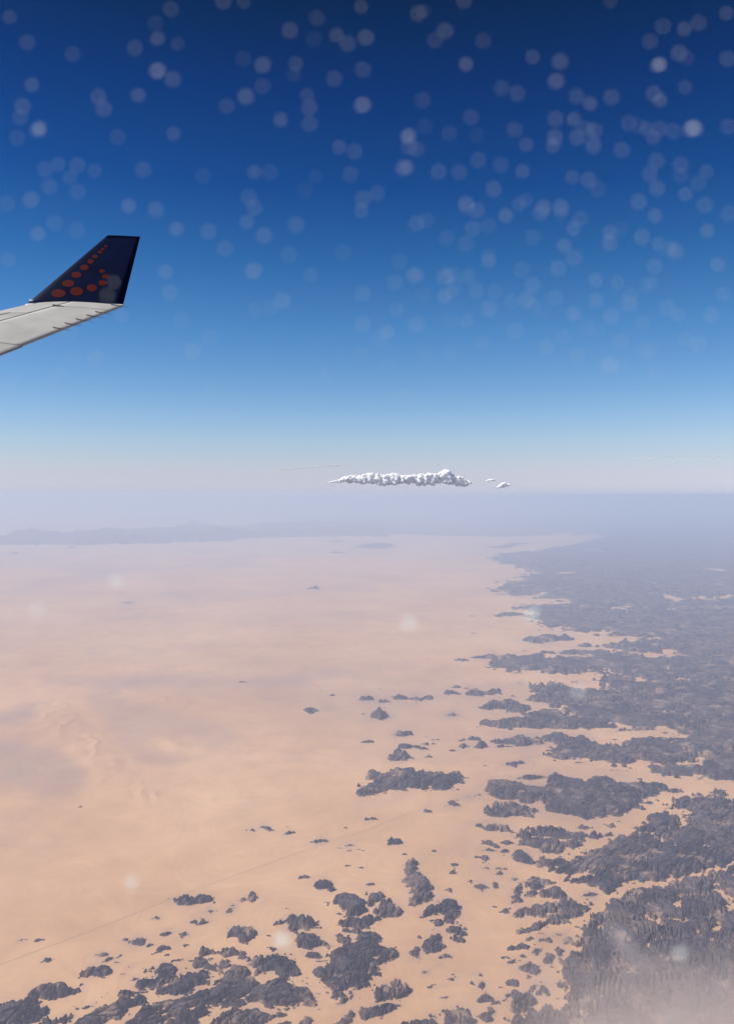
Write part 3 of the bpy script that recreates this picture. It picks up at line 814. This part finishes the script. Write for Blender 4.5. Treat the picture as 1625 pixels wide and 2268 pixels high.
    dust = np.clip(smooth(0.10, 0.02, h / H) * 0.25 + 0.5 * smooth(0.6, 0.95, fbm(X / (1.3 * Sx), Y / (1.3 * Sx), 77, 3)) * smooth(.55, .3, h / H), 0, 1)
    pieces = [cell]
    if R['kind'] == 'o':
        lab = np.where(cell, np.arange(cell.size).reshape(cell.shape) + 1, 0)
        for _ in range(600):
            p = np.pad(lab, 1)
            nb = np.max([p[a:a + lab.shape[0], b:b + lab.shape[1]] for a in range(3) for b in range(3)], axis=0)
            nb = np.where(cell, nb, 0)
            if (nb == lab).all():
                break
            lab = nb
        ids, cnt = np.unique(lab[lab > 0], return_counts=True)
        order = np.argsort(-cnt)
        main = lab == ids[order[0]]
        pieces = []
        for q in order[1:]:
            if cnt[q] > 0.12 * cnt[order[0]] and cnt[q] > 25:
                pieces.append(lab == ids[q])
            else:
                main = main | (lab == ids[q])
        pieces.insert(0, main)
    m = X.shape[1]
    out = []
    for q, cl in enumerate(pieces):
        ii, jj = np.nonzero(cl)
        Q = np.stack([ii * m + jj, ii * m + jj + 1, (ii + 1) * m + jj + 1, (ii + 1) * m + jj], 1)
        used = np.unique(Q)
        idx = np.full(X.size, -1)
        idx[used] = np.arange(len(used))
        V = np.stack([X.ravel(), Y.ravel(), Z.ravel()], 1)[used]
        c0 = (G[:, 0].mean(), G[:, 1].mean(), GZ) if q == 0 else (V[:, 0].mean(), V[:, 1].mean(), GZ)
        o = mesh_obj('rocky_highland' if R['kind'] == 'h' else 'rock_outcrop', V, idx[Q][:, ::-1], ROCK, smooth=False, loc=c0)
        a = o.data.attributes.new('dust', 'FLOAT', 'POINT')
        a.data.foreach_set('value', dust.ravel()[used].astype(np.float32))
        r = R
        if q > 0:
            vx, vy = to_picture(V[:, 0], V[:, 1])
            r = dict(R, label=None, P=np.array([[vx.min(), vy.min()], [vx.max(), vy.min()], [vx.max(), vy.max()], [vx.min(), vy.max()]]))
            EXTRA.append(r)
        r['obj'], r['px'], r['wpx'] = o, r['P'].mean(0), np.ptp(r['P'][:, 0])
        r['faces'] = len(Q)


EXTRA = []
for k, R in enumerate(ROCKS):
    build_rock(k * 31 + 5, R)
ROCKS = [R for R in ROCKS + EXTRA if R.get('obj') is not None]
print('rock faces', sum(R['faces'] for R in ROCKS), 'rocks', len(ROCKS))

# labels: the conspicuous ones have their own; the others are described by the conspicuous outcrop next to them
LAND = [(R, R['label'].split('|')[1]) for R in ROCKS if R['label'] and '|' in R['label']]
taken = {}
for R in ROCKS:
    o = R['obj']
    if R['kind'] == 'h':
        tag(o, R['label'], kind='structure')
        continue
    if R['label']:
        tag(o, R['label'].split('|')[0], 'rock outcrop', 'dark rock outcrops on the sand')
        continue
    d = sorted((math.hypot(*(R['px'] - L['px'])), i) for i, (L, _) in enumerate(LAND))
    L, nm = LAND[d[0][1]]
    v = R['px'] - L['px']
    if abs(v[0]) > abs(v[1]):
        where = 'to the left of' if v[0] < 0 else 'to the right of'
    else:
        where = 'beyond' if v[1] < 0 else 'in front of'
    taken.setdefault((where, nm), []).append((d[0][0], R))
ORD = ['nearest', 'second nearest', 'third nearest', 'fourth nearest', 'fifth nearest', 'sixth nearest', 'seventh nearest', 'eighth nearest', 'ninth nearest', 'tenth nearest']
for (where, nm), lst in taken.items():
    lst.sort(key=lambda t: t[0])
    for i, (_, R) in enumerate(lst):
        sz = 'tiny' if R['wpx'] < 16 else 'small' if R['wpx'] < 40 else 'middling'
        asp = R['wpx'] / max(np.ptp(R['P'][:, 1]), 1)
        sh = ' long' if asp > 3 else ' upright' if asp < 0.9 else ''
        if len(lst) == 1:
            lab = f'{sz}{sh} dark rock {where} the {nm}'
        else:
            lab = f'{sz}{sh} dark rock {where} the {nm}, {ORD[min(i, 9)] if i < 10 else "farthest"}'
        tag(R['obj'], lab, 'rock outcrop', 'dark rock outcrops on the sand')


# ------------------------------------------------------------------ tracks across the sand
def track(crop, s, width, color, label):
    L = to_ground(pts(crop, s))
    P = []
    for a, b in zip(L[:-1], L[1:]):
        n = max(2, int(np.hypot(*(b - a)) / 150))
        P += [a + (b - a) * t for t in np.linspace(0, 1, n, endpoint=False)]
    P = np.array(P + [L[-1]])
    for _ in range(25):
        P[1:-1] = (P[:-2] + 2 * P[1:-1] + P[2:]) / 4
    T = np.gradient(P, axis=0)
    T /= np.hypot(T[:, 0], T[:, 1])[:, None]
    N = np.stack([-T[:, 1], T[:, 0]], 1)
    A, B = P + N * width / 2, P - N * width / 2
    z = lambda q: ground_relief(q[:, 0], q[:, 1])[0] + GZ + 5
    V = np.concatenate([np.column_stack([A, z(A)]), np.column_stack([B, z(B)])])
    n = len(P)
    F = np.array([[i, i + 1, n + i + 1, n + i] for i in range(n - 1)])
    o = mesh_obj('desert_track', V, F[:, ::-1], plain('track_' + crop, color, 0.95, var=0.1, scale=1 / 500), smooth=True)
    tag(o, label, kind='structure')


track('B', '-1753,1297 -1553,1217 -1253,1102 -953,997 -703,897 -423,777 -153,682 0,622 400,480 650,390 900,320 1150,215 1300,160 1420,120', 9, (0.44, 0.29, 0.21), 'thin straight track crossing the sand from the left')
track('E', '935,350 990,385 1100,490 1200,610 1300,740 1338,795 1320,885 1230,960 1150,1000', 42, (0.52, 0.30, 0.22), 'pale reddish track bending between the hills')

# ------------------------------------------------------------------ clouds
CLOUD = cloud_material()
ico = bmesh.new()
bmesh.ops.create_icosphere(ico, subdivisions=3, radius=1)
ICO_V = np.array([v.co[:] for v in ico.verts])
ICO_F = np.array([[v.index for v in f.verts] for f in ico.faces])
ico.free()


def puffs(spec, dist, deep=0.02):
    """spec: list of (px, py, radius in picture points, flatness) -> joined lumpy surface"""
    V, F, n = [], [], 0
    for (px, py, rp, fl) in spec:
        dd = dist * (1 + RNG.uniform(-deep, deep))
        c = np.array(at_depth(px, py, dd))
        r = rp / F0 * dd
        d = ICO_V
        s = int(RNG.integers(1e6))
        bump = 0.30 * noise(d[:, 0] * 2.2 + s % 97, d[:, 1] * 2.2 + d[:, 2] * 1.7, s) + 0.18 * noise(d[:, 0] * 5 + d[:, 2] * 4, d[:, 1] * 5 - d[:, 2] * 3, s + 1)
        v = d * (1 + bump)[:, None] * r
        v[:, 2] *= fl
        V.append(v + c)
        F.append(ICO_F + n)
        n += len(d)
    return np.concatenate(V), np.concatenate(F)


BODY = volume_material('cloud_body', (1, 1, 1, 1), 1.3e-4, 0.0)


def union(o, voxel):
    md = o.modifiers.new('union', 'REMESH')
    md.mode = 'VOXEL'
    md.voxel_size = voxel
    md.use_smooth_shade = True


def cloud(spec, dist, label):
    spec = sorted(spec, key=lambda t: t[1])
    V, F = puffs([(x, y, r * 1.2, f) for x, y, r, f in spec], dist, 0.006)
    o = mesh_obj('cumulus_cloud', V, F, BODY, smooth=True, loc=V.mean(0))
    union(o, 170.0)
    tag(o, label, 'cloud', 'white clouds over the horizon')
    V, F = puffs([(x, y - r * 0.08, r * 1.0, f) for x, y, r, f in spec], dist * 1.002, 0.005)
    c = mesh_obj('bright_core', V - np.array(o.location), F, CLOUD, o, smooth=True)
    union(c, 90.0)


def zx(x): return (800 + x / 2.031) * 1625 / 2169
def zy(y): return (1300 + y / 2.031) * 1625 / 2169


tops = [(345, 255, 262), (410, 237, 258), (450, 217, 250), (510, 209, 252), (545, 215, 262), (580, 198, 262), (630, 200, 262), (680, 212, 268), (740, 197, 266), (780, 214, 266), (850, 210, 258), (900, 205, 268), (935, 197, 266), (1000, 205, 262), (1050, 176, 258), (1075, 182, 260), (1120, 222, 268), (1145, 214, 266), (1185, 243, 268), (1212, 262, 266)]
spec = []
for i in range(620):
    x = RNG.uniform(345, 1205)
    t = np.interp(x, [q[0] for q in tops], [q[1] for q in tops])
    b = np.interp(x, [q[0] for q in tops], [q[2] for q in tops]) + 4 * math.sin(x * .03)
    hgt = b - t
    y = b - hgt * RNG.uniform(0.02, 0.9) ** 1.0
    r = np.clip(hgt * RNG.uniform(0.12, 0.30), 5, 16)
    y = max(y, t + r * 0.9)
    spec.append((zx(x), zy(y), r / 2.031 * .749, 0.85))
for (x, y, r) in [(1140, 272, 12), (1152, 276, 12), (1166, 276, 12), (1180, 270, 10), (980, 272, 9), (968, 270, 10)]:
    spec.append((zx(x), zy(y), r / 2.031 * .749, 0.6))
cloud(spec, 260e3, 'long white cumulus cloud bank standing over the far horizon')
spec = [(zx(x), zy(y), r / 2.031 * .749, 0.75) for x, y, r in [(1370, 284, 11), (1385, 275, 15), (1400, 267, 14), (1412, 271, 15), (1424, 272, 11), (1395, 281, 12), (1364, 288, 7), (1432, 270, 7)]]
cloud(spec, 255e3, 'small white cloud puff, last one right of the long cloud bank')
spec = [(zx(x), zy(y), r / 2.031 * .749, 0.55) for x, y, r in [(1302, 247, 9), (1315, 243, 12), (1328, 243, 12), (1342, 241, 9)]]
cloud(spec, 262e3, 'flat wisp of cloud between the cloud bank and the small puff')



def veil(spec, dist, label):
    V, F = puffs(spec, dist)
    o = mesh_obj('streak_cloud', V, F, CLOUD, smooth=True, loc=V.mean(0))
    tag(o, label, 'cloud', 'thin streak clouds')


veil([(zx(x), zy(np.interp(x, [45, 400, 520], [181, 153, 158])), RNG.uniform(10, 22) / 2.031 * .749, 0.075) for x in np.linspace(60, 480, 26)], 270e3, 'thin pale streak of cloud above the left end of the cloud bank')
veil([(zx(x), zy(152 + 2 * math.sin(x)), RNG.uniform(7, 12) / 2.031 * .749, 0.09) for x in np.linspace(640, 990, 18)], 270e3, 'very faint thin streak of cloud above the middle of the cloud bank')
veil([(x, 1016 - (x - 1410) * 0.012 + 1.5 * math.sin(x), RNG.uniform(2.5, 5), 0.14) for x in np.linspace(1410, 1450, 6)], 270e3, 'small pale streak of cloud low in the sky near the right edge')
veil([(x, 1011 + 1.5 * math.sin(x), RNG.uniform(3, 6), 0.10) for x in np.linspace(1480, 1600, 12)], 270e3, 'long faint streak of cloud at the right edge above the hazy highland')

# a thin veil of dusty cloud below the aeroplane, over the lower right corner
for q, (sx, dens) in enumerate(((1.12, .5), (1.0, .6), (0.9, .7), (0.78, .8), (0.66, .9), (0.52, 1.0), (0.4, 1.1))):
    d = ICO_V
    c = np.array(at_depth(1600, 2370, 11500))
    rr_ = 1 + 0.28 * noise(d[:, 0] * 1.6 + 3 * q, d[:, 2] * 1.6 + d[:, 1] * 1.2, 60 + q) + 0.16 * noise(d[:, 0] * 4 + q, d[:, 2] * 4 + d[:, 1] * 3, 70 + q)
    v = d * rr_[:, None] * np.array([3500, 2400, 1300]) * sx + c
    o = mesh_obj('dust_cloud', v, ICO_F, volume_material('dust_veil', (0.95, 0.86, 0.80, 1), 9.5e-5 * dens, 0.1), smooth=True, loc=c)
    tag(o, kind='stuff')

# ------------------------------------------------------------------ wing
WHITE = plain('wing_grey_paint', (0.41, 0.405, 0.385), 0.55, 0.0, 0.10, 1.3)
METAL = plain('bare_leading_edge', (0.47, 0.47, 0.465), 0.4, 0.15, 0.04, 2.0)
GAP = plain('panel_gap', (0.10, 0.10, 0.105), 0.8)
NAVY = plain('navy_paint', (0.004, 0.008, 0.030), 0.3, 0.0, 0.2, 2.0)
NAVY.node_tree.nodes['Principled BSDF'].inputs['Specular IOR Level'].default_value = 0.02
RED = plain('red_paint', (0.075, 0.010, 0.010), 0.45, 0.0, 0.1, 6.0)
RED.node_tree.nodes['Principled BSDF'].inputs['Specular IOR Level'].default_value = 0.02
DARK = plain('dark_rubber', (0.09, 0.09, 0.09), 0.7)
LENS = plain('clear_lamp_cover', (0.85, 0.86, 0.88), 0.08, 0.6)

root = bpy.data.objects.new('airplane_wing', None)
put(root)
root.empty_display_size = 1
tag(root, 'pale grey airliner wing tip ending in a dark blue winglet with red dots', 'airplane wing')

TE0, LE0 = np.array(at_depth(272.5, 677, 27.0)), np.array(at_depth(58, 676.5, 27.0))
TE_D = (np.array(at_depth(0, 784, 22.0)) - TE0) / 5.0
LE_D = (np.array(at_depth(0, 690, 26.18)) - LE0) / 0.824
UPV = np.array([0.05, -0.35, 0.93]); UPV /= np.linalg.norm(UPV)


def wing_pt(d, c, off=0.0, side=1):
    te, le = TE0 + TE_D * d, LE0 + LE_D * d
    p = le + (te - le) * c
    chord = np.linalg.norm(te - le)
    th = 0.10 * chord * 1.4845 * (4.2 * (0.2969 * math.sqrt(max(c, 0)) - 0.126 * c - 0.3516 * c * c + 0.2843 * c ** 3 - 0.1015 * c ** 4)) * 0.35
    camb = 0.02 * chord * 4 * c * (1 - c)
    return p + UPV * (side * th + camb + off)


def wing_patch(name, d0, d1, c0, c1, mat, off=0.0, thick=0.03, nd=14, nc=10, parent=root, skew=0.0):
    V, F = [], []
    for lay in (off, off - thick):
        for i in range(nd + 1):
            for j in range(nc + 1):
                c = c0 + (c1 - c0) * j / nc
                d = d0 + (d1 - d0) * i / nd + skew * (c - c0) * (1 - i / nd)
                V.append(wing_pt(d, c, lay))
    m, n = nc + 1, (nd + 1) * (nc + 1)
    for i in range(nd):
        for j in range(nc):
            a = i * m + j
            F.append([a, a + m, a + m + 1, a + 1])
            F.append([n + a, n + a + 1, n + a + m + 1, n + a + m])
    for i in range(nd):
        for j in (0, nc):
            a = i * m + j
            F.append([a, n + a, n + a + m, a + m] if j == 0 else [a, a + m, n + a + m, n + a])
    for j in range(nc):
        for i in (0, nd):
            a = i * m + j
            F.append([a, a + 1, n + a + 1, n + a] if i == 0 else [a, n + a, n + a + 1, a + 1])
    return mesh_obj(name, V, F, mat, parent, smooth=True)


def wing_core():
    cs = np.concatenate([np.linspace(1, 0, 16) ** 1.6, (np.linspace(0, 1, 16) ** 1.6)[1:]])
    ds = np.linspace(-0.02, 16, 18)
    V, F = [], []
    m = len(cs)
    for d in ds:
        for q, c in enumerate(cs):
            V.append(wing_pt(d, c, -0.035, 1 if q < 16 else -1))
    for i in range(len(ds) - 1):
        for j in range(m - 1):
            F.append([i * m + j, i * m + j + 1, (i + 1) * m + j + 1, (i + 1) * m + j])
    F.append(list(range(m))[::-1])
    return mesh_obj('wing_box', V, F, GAP, root, smooth=True)


wing_core()
DE = 15.8
wing_patch('leading_edge_slat', 1.45, DE, 0.0, 0.285, METAL, skew=0.0)
wing_patch('wing_tip_panel', 0.0, 1.42, 0.0, 0.47, WHITE, nd=8)
wing_patch('wing_skin', 1.45, DE, 0.30, 0.462, WHITE)
wing_patch('trailing_edge_tip', 0.0, 0.60, 0.476, 1.0, WHITE, nd=6, skew=0)
wing_patch('aileron', 0.635, 4.25, 0.476, 1.0, WHITE)
wing_patch('flap', 4.29, DE, 0.476, 1.015, WHITE)


def rod(name, a, b, r0, r1, mat, parent):
    a, b = np.array(a), np.array(b)
    ax = (b - a) / np.linalg.norm(b - a)
    u = np.cross(ax, [0.3, 0.2, 0.9]); u /= np.linalg.norm(u)
    w = np.cross(ax, u)
    V, n = [], 8
    for p, r in ((a, r0), (b, r1)):
        for k in range(n):
            t = 2 * math.pi * k / n
            V.append(p + (u * math.cos(t) + w * math.sin(t)) * r)
    F = [[k, (k + 1) % n, n + (k + 1) % n, n + k] for k in range(n)] + [list(range(n))[::-1], list(range(n, 2 * n))]
    return mesh_obj(name, V, F, mat, parent)


for d, cc in ((0.10, .90), (0.95, .93), (1.35, .93), (1.80, .93), (2.25, .93), (2.72, .93)):
    a = wing_pt(d, cc, 0.03)
    b = wing_pt(d, 1.0, 0.02)
    st = (b - a) / np.linalg.norm(b - a)
    rod('static_discharger', a, b + st * 0.27, 0.017, 0.006, DARK, root)
rod('aileron_hinge_cover', wing_pt(0.62, 0.455, 0.02), wing_pt(0.64, 0.56, 0.012), 0.045, 0.012, DARK, root)
rod('flap_hinge_cover', wing_pt(4.1, 0.42, 0.02), wing_pt(4.1, 0.52, 0.012), 0.05, 0.02, DARK, root)

# winglet: a tapered aerofoil canted outward
wl_pts = {'rle': at_depth(58, 675.5, 27.0), 'rte': at_depth(273, 676, 27.0), 'tle': at_depth(238, 521.5, 28.3), 'tte': at_depth(311, 524, 28.3)}
wl = {k: np.array(v) for k, v in wl_pts.items()}
nrm = np.cross(wl['rte'] - wl['rle'], wl['tle'] - wl['rle']); nrm /= np.linalg.norm(nrm)
if nrm[1] > 0: nrm = -nrm                                   # towards the cabin


def wl_pt(s, c, side):
    le = wl['rle'] + (wl['tle'] - wl['rle']) * s
    te = wl['rte'] + (wl['tte'] - wl['rte']) * s
    p = le + (te - le) * c
    ch = np.linalg.norm(te - le)
    th = 0.035 * ch * 2.0 * (math.sqrt(max(c, 0)) * 1.48 - 0.63 * c - 1.758 * c * c + 1.42 * c ** 3 - 0.5075 * c ** 4)
    return p + nrm * (side * th * 0.5)


def winglet():
    cs = np.linspace(0, 1, 15) ** 1.5
    V, F = [], []
    ns = 16
    ring = [(c, 1) for c in cs[::-1]] + [(c, -1) for c in cs[1:-1]]
    m = len(ring)
    for i in range(ns + 1):
        for c, sd_ in ring:
            V.append(wl_pt(i / ns, c, sd_))
    for i in range(ns):
        for j in range(m):
            F.append([i * m + j, i * m + (j + 1) % m, (i + 1) * m + (j + 1) % m, (i + 1) * m + j])
    F.append(list(range(m)))
    F.append([ns * m + j for j in range(m)][::-1])
    return mesh_obj('winglet', V, F, NAVY, root, smooth=True)


WL = winglet()
# thin light seam where the winglet meets the wing
V, F = [], []
for i in range(21):
    c = i / 20
    p = wl_pt(0, c, 1)
    V += [p + nrm * 0.03 + np.array([0, 0, 0.015]), p + nrm * 0.05 + np.array([0, 0, -0.035])]
F = [[2 * i, 2 * i + 1, 2 * i + 3, 2 * i + 2] for i in range(20)]
V2 = [v - nrm * 0.05 for v in V]
n = len(V)
F2 = [[n + q for q in f[::-1]] for f in F]
mesh_obj('winglet_fairing', V + V2, F + F2 + [[0, 2, n + 2, n]] * 0 + [[2 * i, 2 * i + 2, n + 2 * i + 2, n + 2 * i] for i in range(20)], METAL, root, smooth=True)

DOTS = [(588, 770, 72, 42), (685, 670, 62, 35), (768, 583, 50, 32), (848, 508, 43, 28), (908, 447, 33, 24), (952, 398, 30, 18), (1002, 352, 25, 14), (1030, 322, 20, 11), (1060, 292, 18, 11),
        (770, 750, 65, 42), (922, 713, 52, 36), (1028, 662, 44, 28), (1058, 598, 36, 22), (1022, 545, 30, 18)]
A_ = np.stack([wl['rte'] - wl['rle'], wl['tle'] - wl['rle']], 1)


def on_winglet(px, py):
    """meet the sight line with the winglet's inner face, then give the point its place (s, c) on it"""
    d = ray(px, py)
    t = np.dot(nrm, wl['rle'] + nrm * 0.05) / np.dot(nrm, d)
    p = d * t
    lo, hi = 0.0, 1.0
    best = None
    for s in np.linspace(0, 1, 201):
        le = wl_pt(s, 0, 0); te = wl_pt(s, 1, 0)
        c = np.dot(p - le, te - le) / np.dot(te - le, te - le)
        q = le + (te - le) * c
        e = np.linalg.norm(q - p)
        if best is None or e < best[0]:
            best = (e, s, float(np.clip(c, 0.01, 0.99)))
    return wl_pt(best[1], best[2], 1) + nrm * 0.006


for (x, y, rx, ry) in DOTS:
    cx, cy, ax, ay = x * .2213, 479.4 + y * .2213, rx * .2213, ry * .2213
    V, n = [on_winglet(cx, cy)], 20
    for rr_ in (0.55, 1.0):
        for k in range(n):
            t = 2 * math.pi * k / n
            V.append(on_winglet(cx + ax * rr_ * math.cos(t), cy + ay * rr_ * math.sin(t)))
    F = [[0, 1 + k, 1 + (k + 1) % n] for k in range(n)] + [[1 + k, 1 + n + k, 1 + n + (k + 1) % n, 1 + (k + 1) % n] for k in range(n)]
    mesh_obj('red_dot', V, F, RED, WL, smooth=True)

# lamp cover at the foot of the winglet's leading edge
c = np.array(at_depth(70, 664.5, 26.85))
v = ICO_V * np.array([0.075, 0.05, 0.035]) + c
mesh_obj('navigation_light', v, ICO_F, LENS, root, smooth=True)

# ------------------------------------------------------------------ cabin window with specks of frost
win = bpy.data.objects.new('cabin_window', None)
put(win)
win.empty_display_size = 0.1
win.location = (0, PANE_Y, 0)
tag(win, 'clear cabin window pane speckled with pale out of focus frost', 'window')
pm = bpy.data.materials.new('clear_pane')
pm.use_nodes = True
pm.node_tree.nodes.clear()
po = pm.node_tree.nodes.new('ShaderNodeOutputMaterial')
pt = pm.node_tree.nodes.new('ShaderNodeBsdfTransparent')
pt.inputs[0].default_value = (1, 1, 1, 1)
pm.node_tree.links.new(pt.outputs[0], po.inputs['Surface'])
bm = bmesh.new()
bmesh.ops.create_cube(bm, size=1.0, matrix=Matrix.Translation((0, -0.0025, 0)) @ Matrix.Diagonal((0.26, 0.005, 0.36, 1)))
me = bpy.data.meshes.new('pane')
bm.to_mesh(me); bm.free()
me.materials.append(pm)
put(bpy.data.objects.new('pane', me), win)
outer = put(bpy.data.objects.new('pane', me), win)
outer.location = (0, 0.016, 0)

FROST = frost_material('frost', (0.84, 0.90, 0.90))
specks = []


def sp(s, fx):
    for e in s.split():
        x, y, b = (float(q) for q in e.split(','))
        X, Y = fx(x, y)
        specks.append((X, Y, b))


sp('22,37,1 60,95,1 160,120,1 72,187,1.5 50,235,1.5 45,260,1 88,285,4 40,305,1 300,107,1.2 350,87,1.3 347,158,3.5 383,175,1.5 308,210,1.5 219,213,1.5 230,240,1.2 385,295,1.3 380,20,1 495,5,1 540,5,.8 642,67,1.3 582,143,1.6 655,140,1.2 545,215,1.8 740,175,1.2 745,77,1.2 768,97,1.2 812,83,1.8 800,15,1 803,155,1 804,232,2.5 622,265,1.4 686,240,1.4 686,275,1.2 750,325,1.2 785,337,1.2 893,372,1.8 905,300,2 835,427,1.2 803,440,1.2 800,468,1.3 70,443,2 15,450,1 130,365,1.2 172,367,1.2 100,375,1 210,378,1 110,412,1 172,425,1.2 85,517,1.8 120,495,1 172,510,1 285,456,1.8 317,377,1.2 347,465,1.2 392,508,1.5 463,513,1.6 500,550,1.5 565,380,1.2 598,380,1 563,460,1.2 548,490,1.2 587,522,1.8 657,497,1.3 367,603,1.8 378,648,1.6 563,602,2.2 690,610,1 803,650,1.3 803,717,1.3 858,735,1.6 627,665,1.6 600,680,1 566,685,.8 426,780,1.8 465,745,1 270,700,1 213,795,1 155,735,1 20,575,.8 470,865,.7 25,845,.7 140,825,.7 800,785,.8 895,880,.8 720,830,.6 600,1117,.8 875,625,1 880,685,1 760,560,.7 640,565,.8 700,390,.5 450,390,.5 540,130,.5 259,1287,4 85,1350,3.2 907,1380,3.5 1180,1360,4 1282,1530,1.6 452,1285,.9 30,1707,1.2 66,1700,1.3 627,2083,5 294,1953,3 752,1688,1 1507,2112,2.2 548,1790,.7 1393,675,2 238,655,1.2 252,625,1', lambda x, y: (x, y))
sp('60,65,1.2 195,155,1.2 300,318,2 380,200,.8 290,5,1 625,285,1.2 765,305,1.8 745,400,1.8 1255,320,3 1350,262,1.3 1270,130,1 1380,145,1.3 1450,110,1 1590,290,1.3 1585,65,1 550,462,1 845,480,1.3 910,515,1.4 1020,483,1.4 1228,462,1.4 1255,495,1.4 325,580,1 742,590,1.2 830,590,1.2 1425,635,4 1100,610,.8 1190,635,1 1255,640,1 1600,625,1 10,680,2 50,740,1 735,680,1.4 730,720,1.3 850,680,1.3 925,725,1.3 595,718,1.2 1070,740,1.2 360,790,1.2 5,830,1.6 160,850,1 265,855,1 575,850,1.2 1240,800,1.3 1210,860,1.2 820,880,1 900,890,1.5 1360,815,1 1490,850,.8 435,935,1.6 1240,935,1.2 1385,960,1.3 300,1015,2.2 350,1045,1.2 560,1010,1 680,1030,1.6 770,1030,1.8 495,1072,2 1150,1000,1.3 1480,1015,1.4 1235,1070,1.4 1600,1060,1 865,1085,1 830,1135,1.4 330,1135,1.2 50,1110,1.2 1010,1150,1.2 1010,1205,1.8 1165,1175,1.6 1495,1145,1.5 630,1175,1 200,1180,.8 785,1220,1.4 830,1280,1.4 755,1330,1.3 410,1290,1.6 295,1210,1 1335,1245,1.4 1540,1310,1.8 1230,1320,1.2 195,1375,1.8 40,1360,1.2 310,1370,1 575,1340,1 940,1390,1.4 630,1415,1.3 740,1480,1.4 1050,1400,1 350,1440,1 595,1490,1.8 945,1490,1.3 1015,1570,1.6 410,1530,1.6 830,1560,1.4 1190,1420,.8 1295,1530,1.3 1350,1560,1 1515,1560,1.4 60,1610,1.5 300,1590,1.2 540,1640,1.2 1065,1690,1.2 1390,1680,1 1450,1710,1.4 700,1720,1.2 380,1700,.9 1010,1810,2.2 850,1760,1 190,1480,.8 1180,1740,.8 100,1760,.7 1570,1460,.8',
   lambda x, y: (898.8 + x * .4467, y * .4467))

base = [q for q in specks if q[1] < 900]
while len(specks) < 298:                                     # more, fainter, gathered round the others
    q = base[int(RNG.integers(len(base)))]
    X, Y = q[0] + RNG.normal(0, 70), q[1] + RNG.normal(0, 60)
    if 0 < X < 1625 and 0 < Y < 930 and not (40 < X < 320 and 500 < Y < 690):
        specks.append((X, Y, RNG.uniform(.35, .9)))
bm = bmesh.new()
bmesh.ops.create_icosphere(bm, subdivisions=2, radius=1)
S_V = np.array([v.co[:] for v in bm.verts])
S_F = np.array([[v.index for v in f.verts] for f in bm.faces])
bm.free()
speck_mesh = []
for q in range(8):
    V, F = [], []
    for g in range(5):                                      # a speck is a little clot of frost grains
        v = S_V * (1 + 0.3 * RNG.uniform(-1, 1, (len(S_V), 1))) * (0.62 if g == 0 else RNG.uniform(.30, .46))
        t = RNG.uniform(0, 6.28)
        r = 0 if g == 0 else RNG.uniform(.6, 1.25)
        v = v + np.array([r * math.cos(t), 0, r * math.sin(t)])
        F += (S_F + len(S_V) * g).tolist()
        V.append(v)
    me = bpy.data.meshes.new('frost_speck')
    me.from_pydata([tuple(a) for a in np.concatenate(V)], [], F)
    me.materials.append(FROST if q < 6 else FROST)
    speck_mesh.append(me)
OUT = PANE_Y + 0.0004
for i, (px, py, b) in enumerate(specks[:299]):
    dd = OUT if i % 3 else OUT + 0.016           # two panes with a gap between them
    p = at_depth(px, py, dd)
    o = bpy.data.objects.new('frost_speck', speck_mesh[i % 8])
    put(o, win)
    o.location = (p.x, p.y - PANE_Y, p.z)
    s = BLUR / 2 * math.sqrt(0.046 * (b if py < 1150 else 1.8 * b)) * (dd / OUT) ** 0.5
    o.scale = (s, s, s)
    if b >= 2.5 or (py > 1150 and b > 1.5):
        # a flat shard that catches the sun
        half = (SUN - Vector(ray(px, py)).normalized()).normalized()
        o.rotation_euler = half.to_track_quat('Y', 'Z').to_euler()
        o.scale = (s * 1.15, s * 0.25, s * 1.15)
    else:
        o.rotation_euler = (0, RNG.uniform(0, 6.28), 0)

# fine frost that mists the lower right corner of the pane, and two smears
V, F, n = [], [], 0
o8v = np.array([[1, 0, 0], [-1, 0, 0], [0, 1, 0], [0, -1, 0], [0, 0, 1], [0, 0, -1]], float)
o8f = np.array([[0, 2, 4], [2, 1, 4], [1, 3, 4], [3, 0, 4], [2, 0, 5], [1, 2, 5], [3, 1, 5], [0, 3, 5]])
step = 5.0
for gx in np.arange(1270, 1500, step):
    for gy in np.arange(1990, 2200, step):
        X, Y = gx + RNG.uniform(-2.2, 2.2), gy + RNG.uniform(-2.2, 2.2)
        u = ((X - 1385) * 0.62 + (Y - 2092) * 0.78) / 45.0
        w = (-(X - 1385) * 0.78 + (Y - 2092) * 0.62) / 14.0
        cov = 0.55 * math.exp(-(u * u + w * w))
        if cov < 0.01:
            continue
        r = step * math.sqrt(cov / 2.0)
        p = np.array(at_depth(X, Y, OUT))
        p[1] -= PANE_Y
        V.append(o8v * (r / F0 * PANE_Y) * np.array([1, 1.8, 1]) + p)
        F.append(o8f + n)
        n += 6
mesh_obj('frost_film', np.concatenate(V), np.concatenate(F), frost_material('misting', (0.92, 0.90, 0.90)), win)['kind'] = 'stuff'

# ------------------------------------------------------------------ haze
HB = 760e3
top, bot = 350.0, GZ - 120.0
V = [(x, y, z) for z in (bot, top) for (x, y) in ((-HB, -HB), (HB, -HB), (HB, HB), (-HB, HB))]
F = [[3, 2, 1, 0], [4, 5, 6, 7], [0, 1, 5, 4], [1, 2, 6, 5], [2, 3, 7, 6], [3, 0, 4, 7]]
hz = mesh_obj('haze', V, F, volume_material('haze', HAZE_COLOR, HAZE_DENSITY, HAZE_ANISO, True))
tag(hz, kind='stuff')
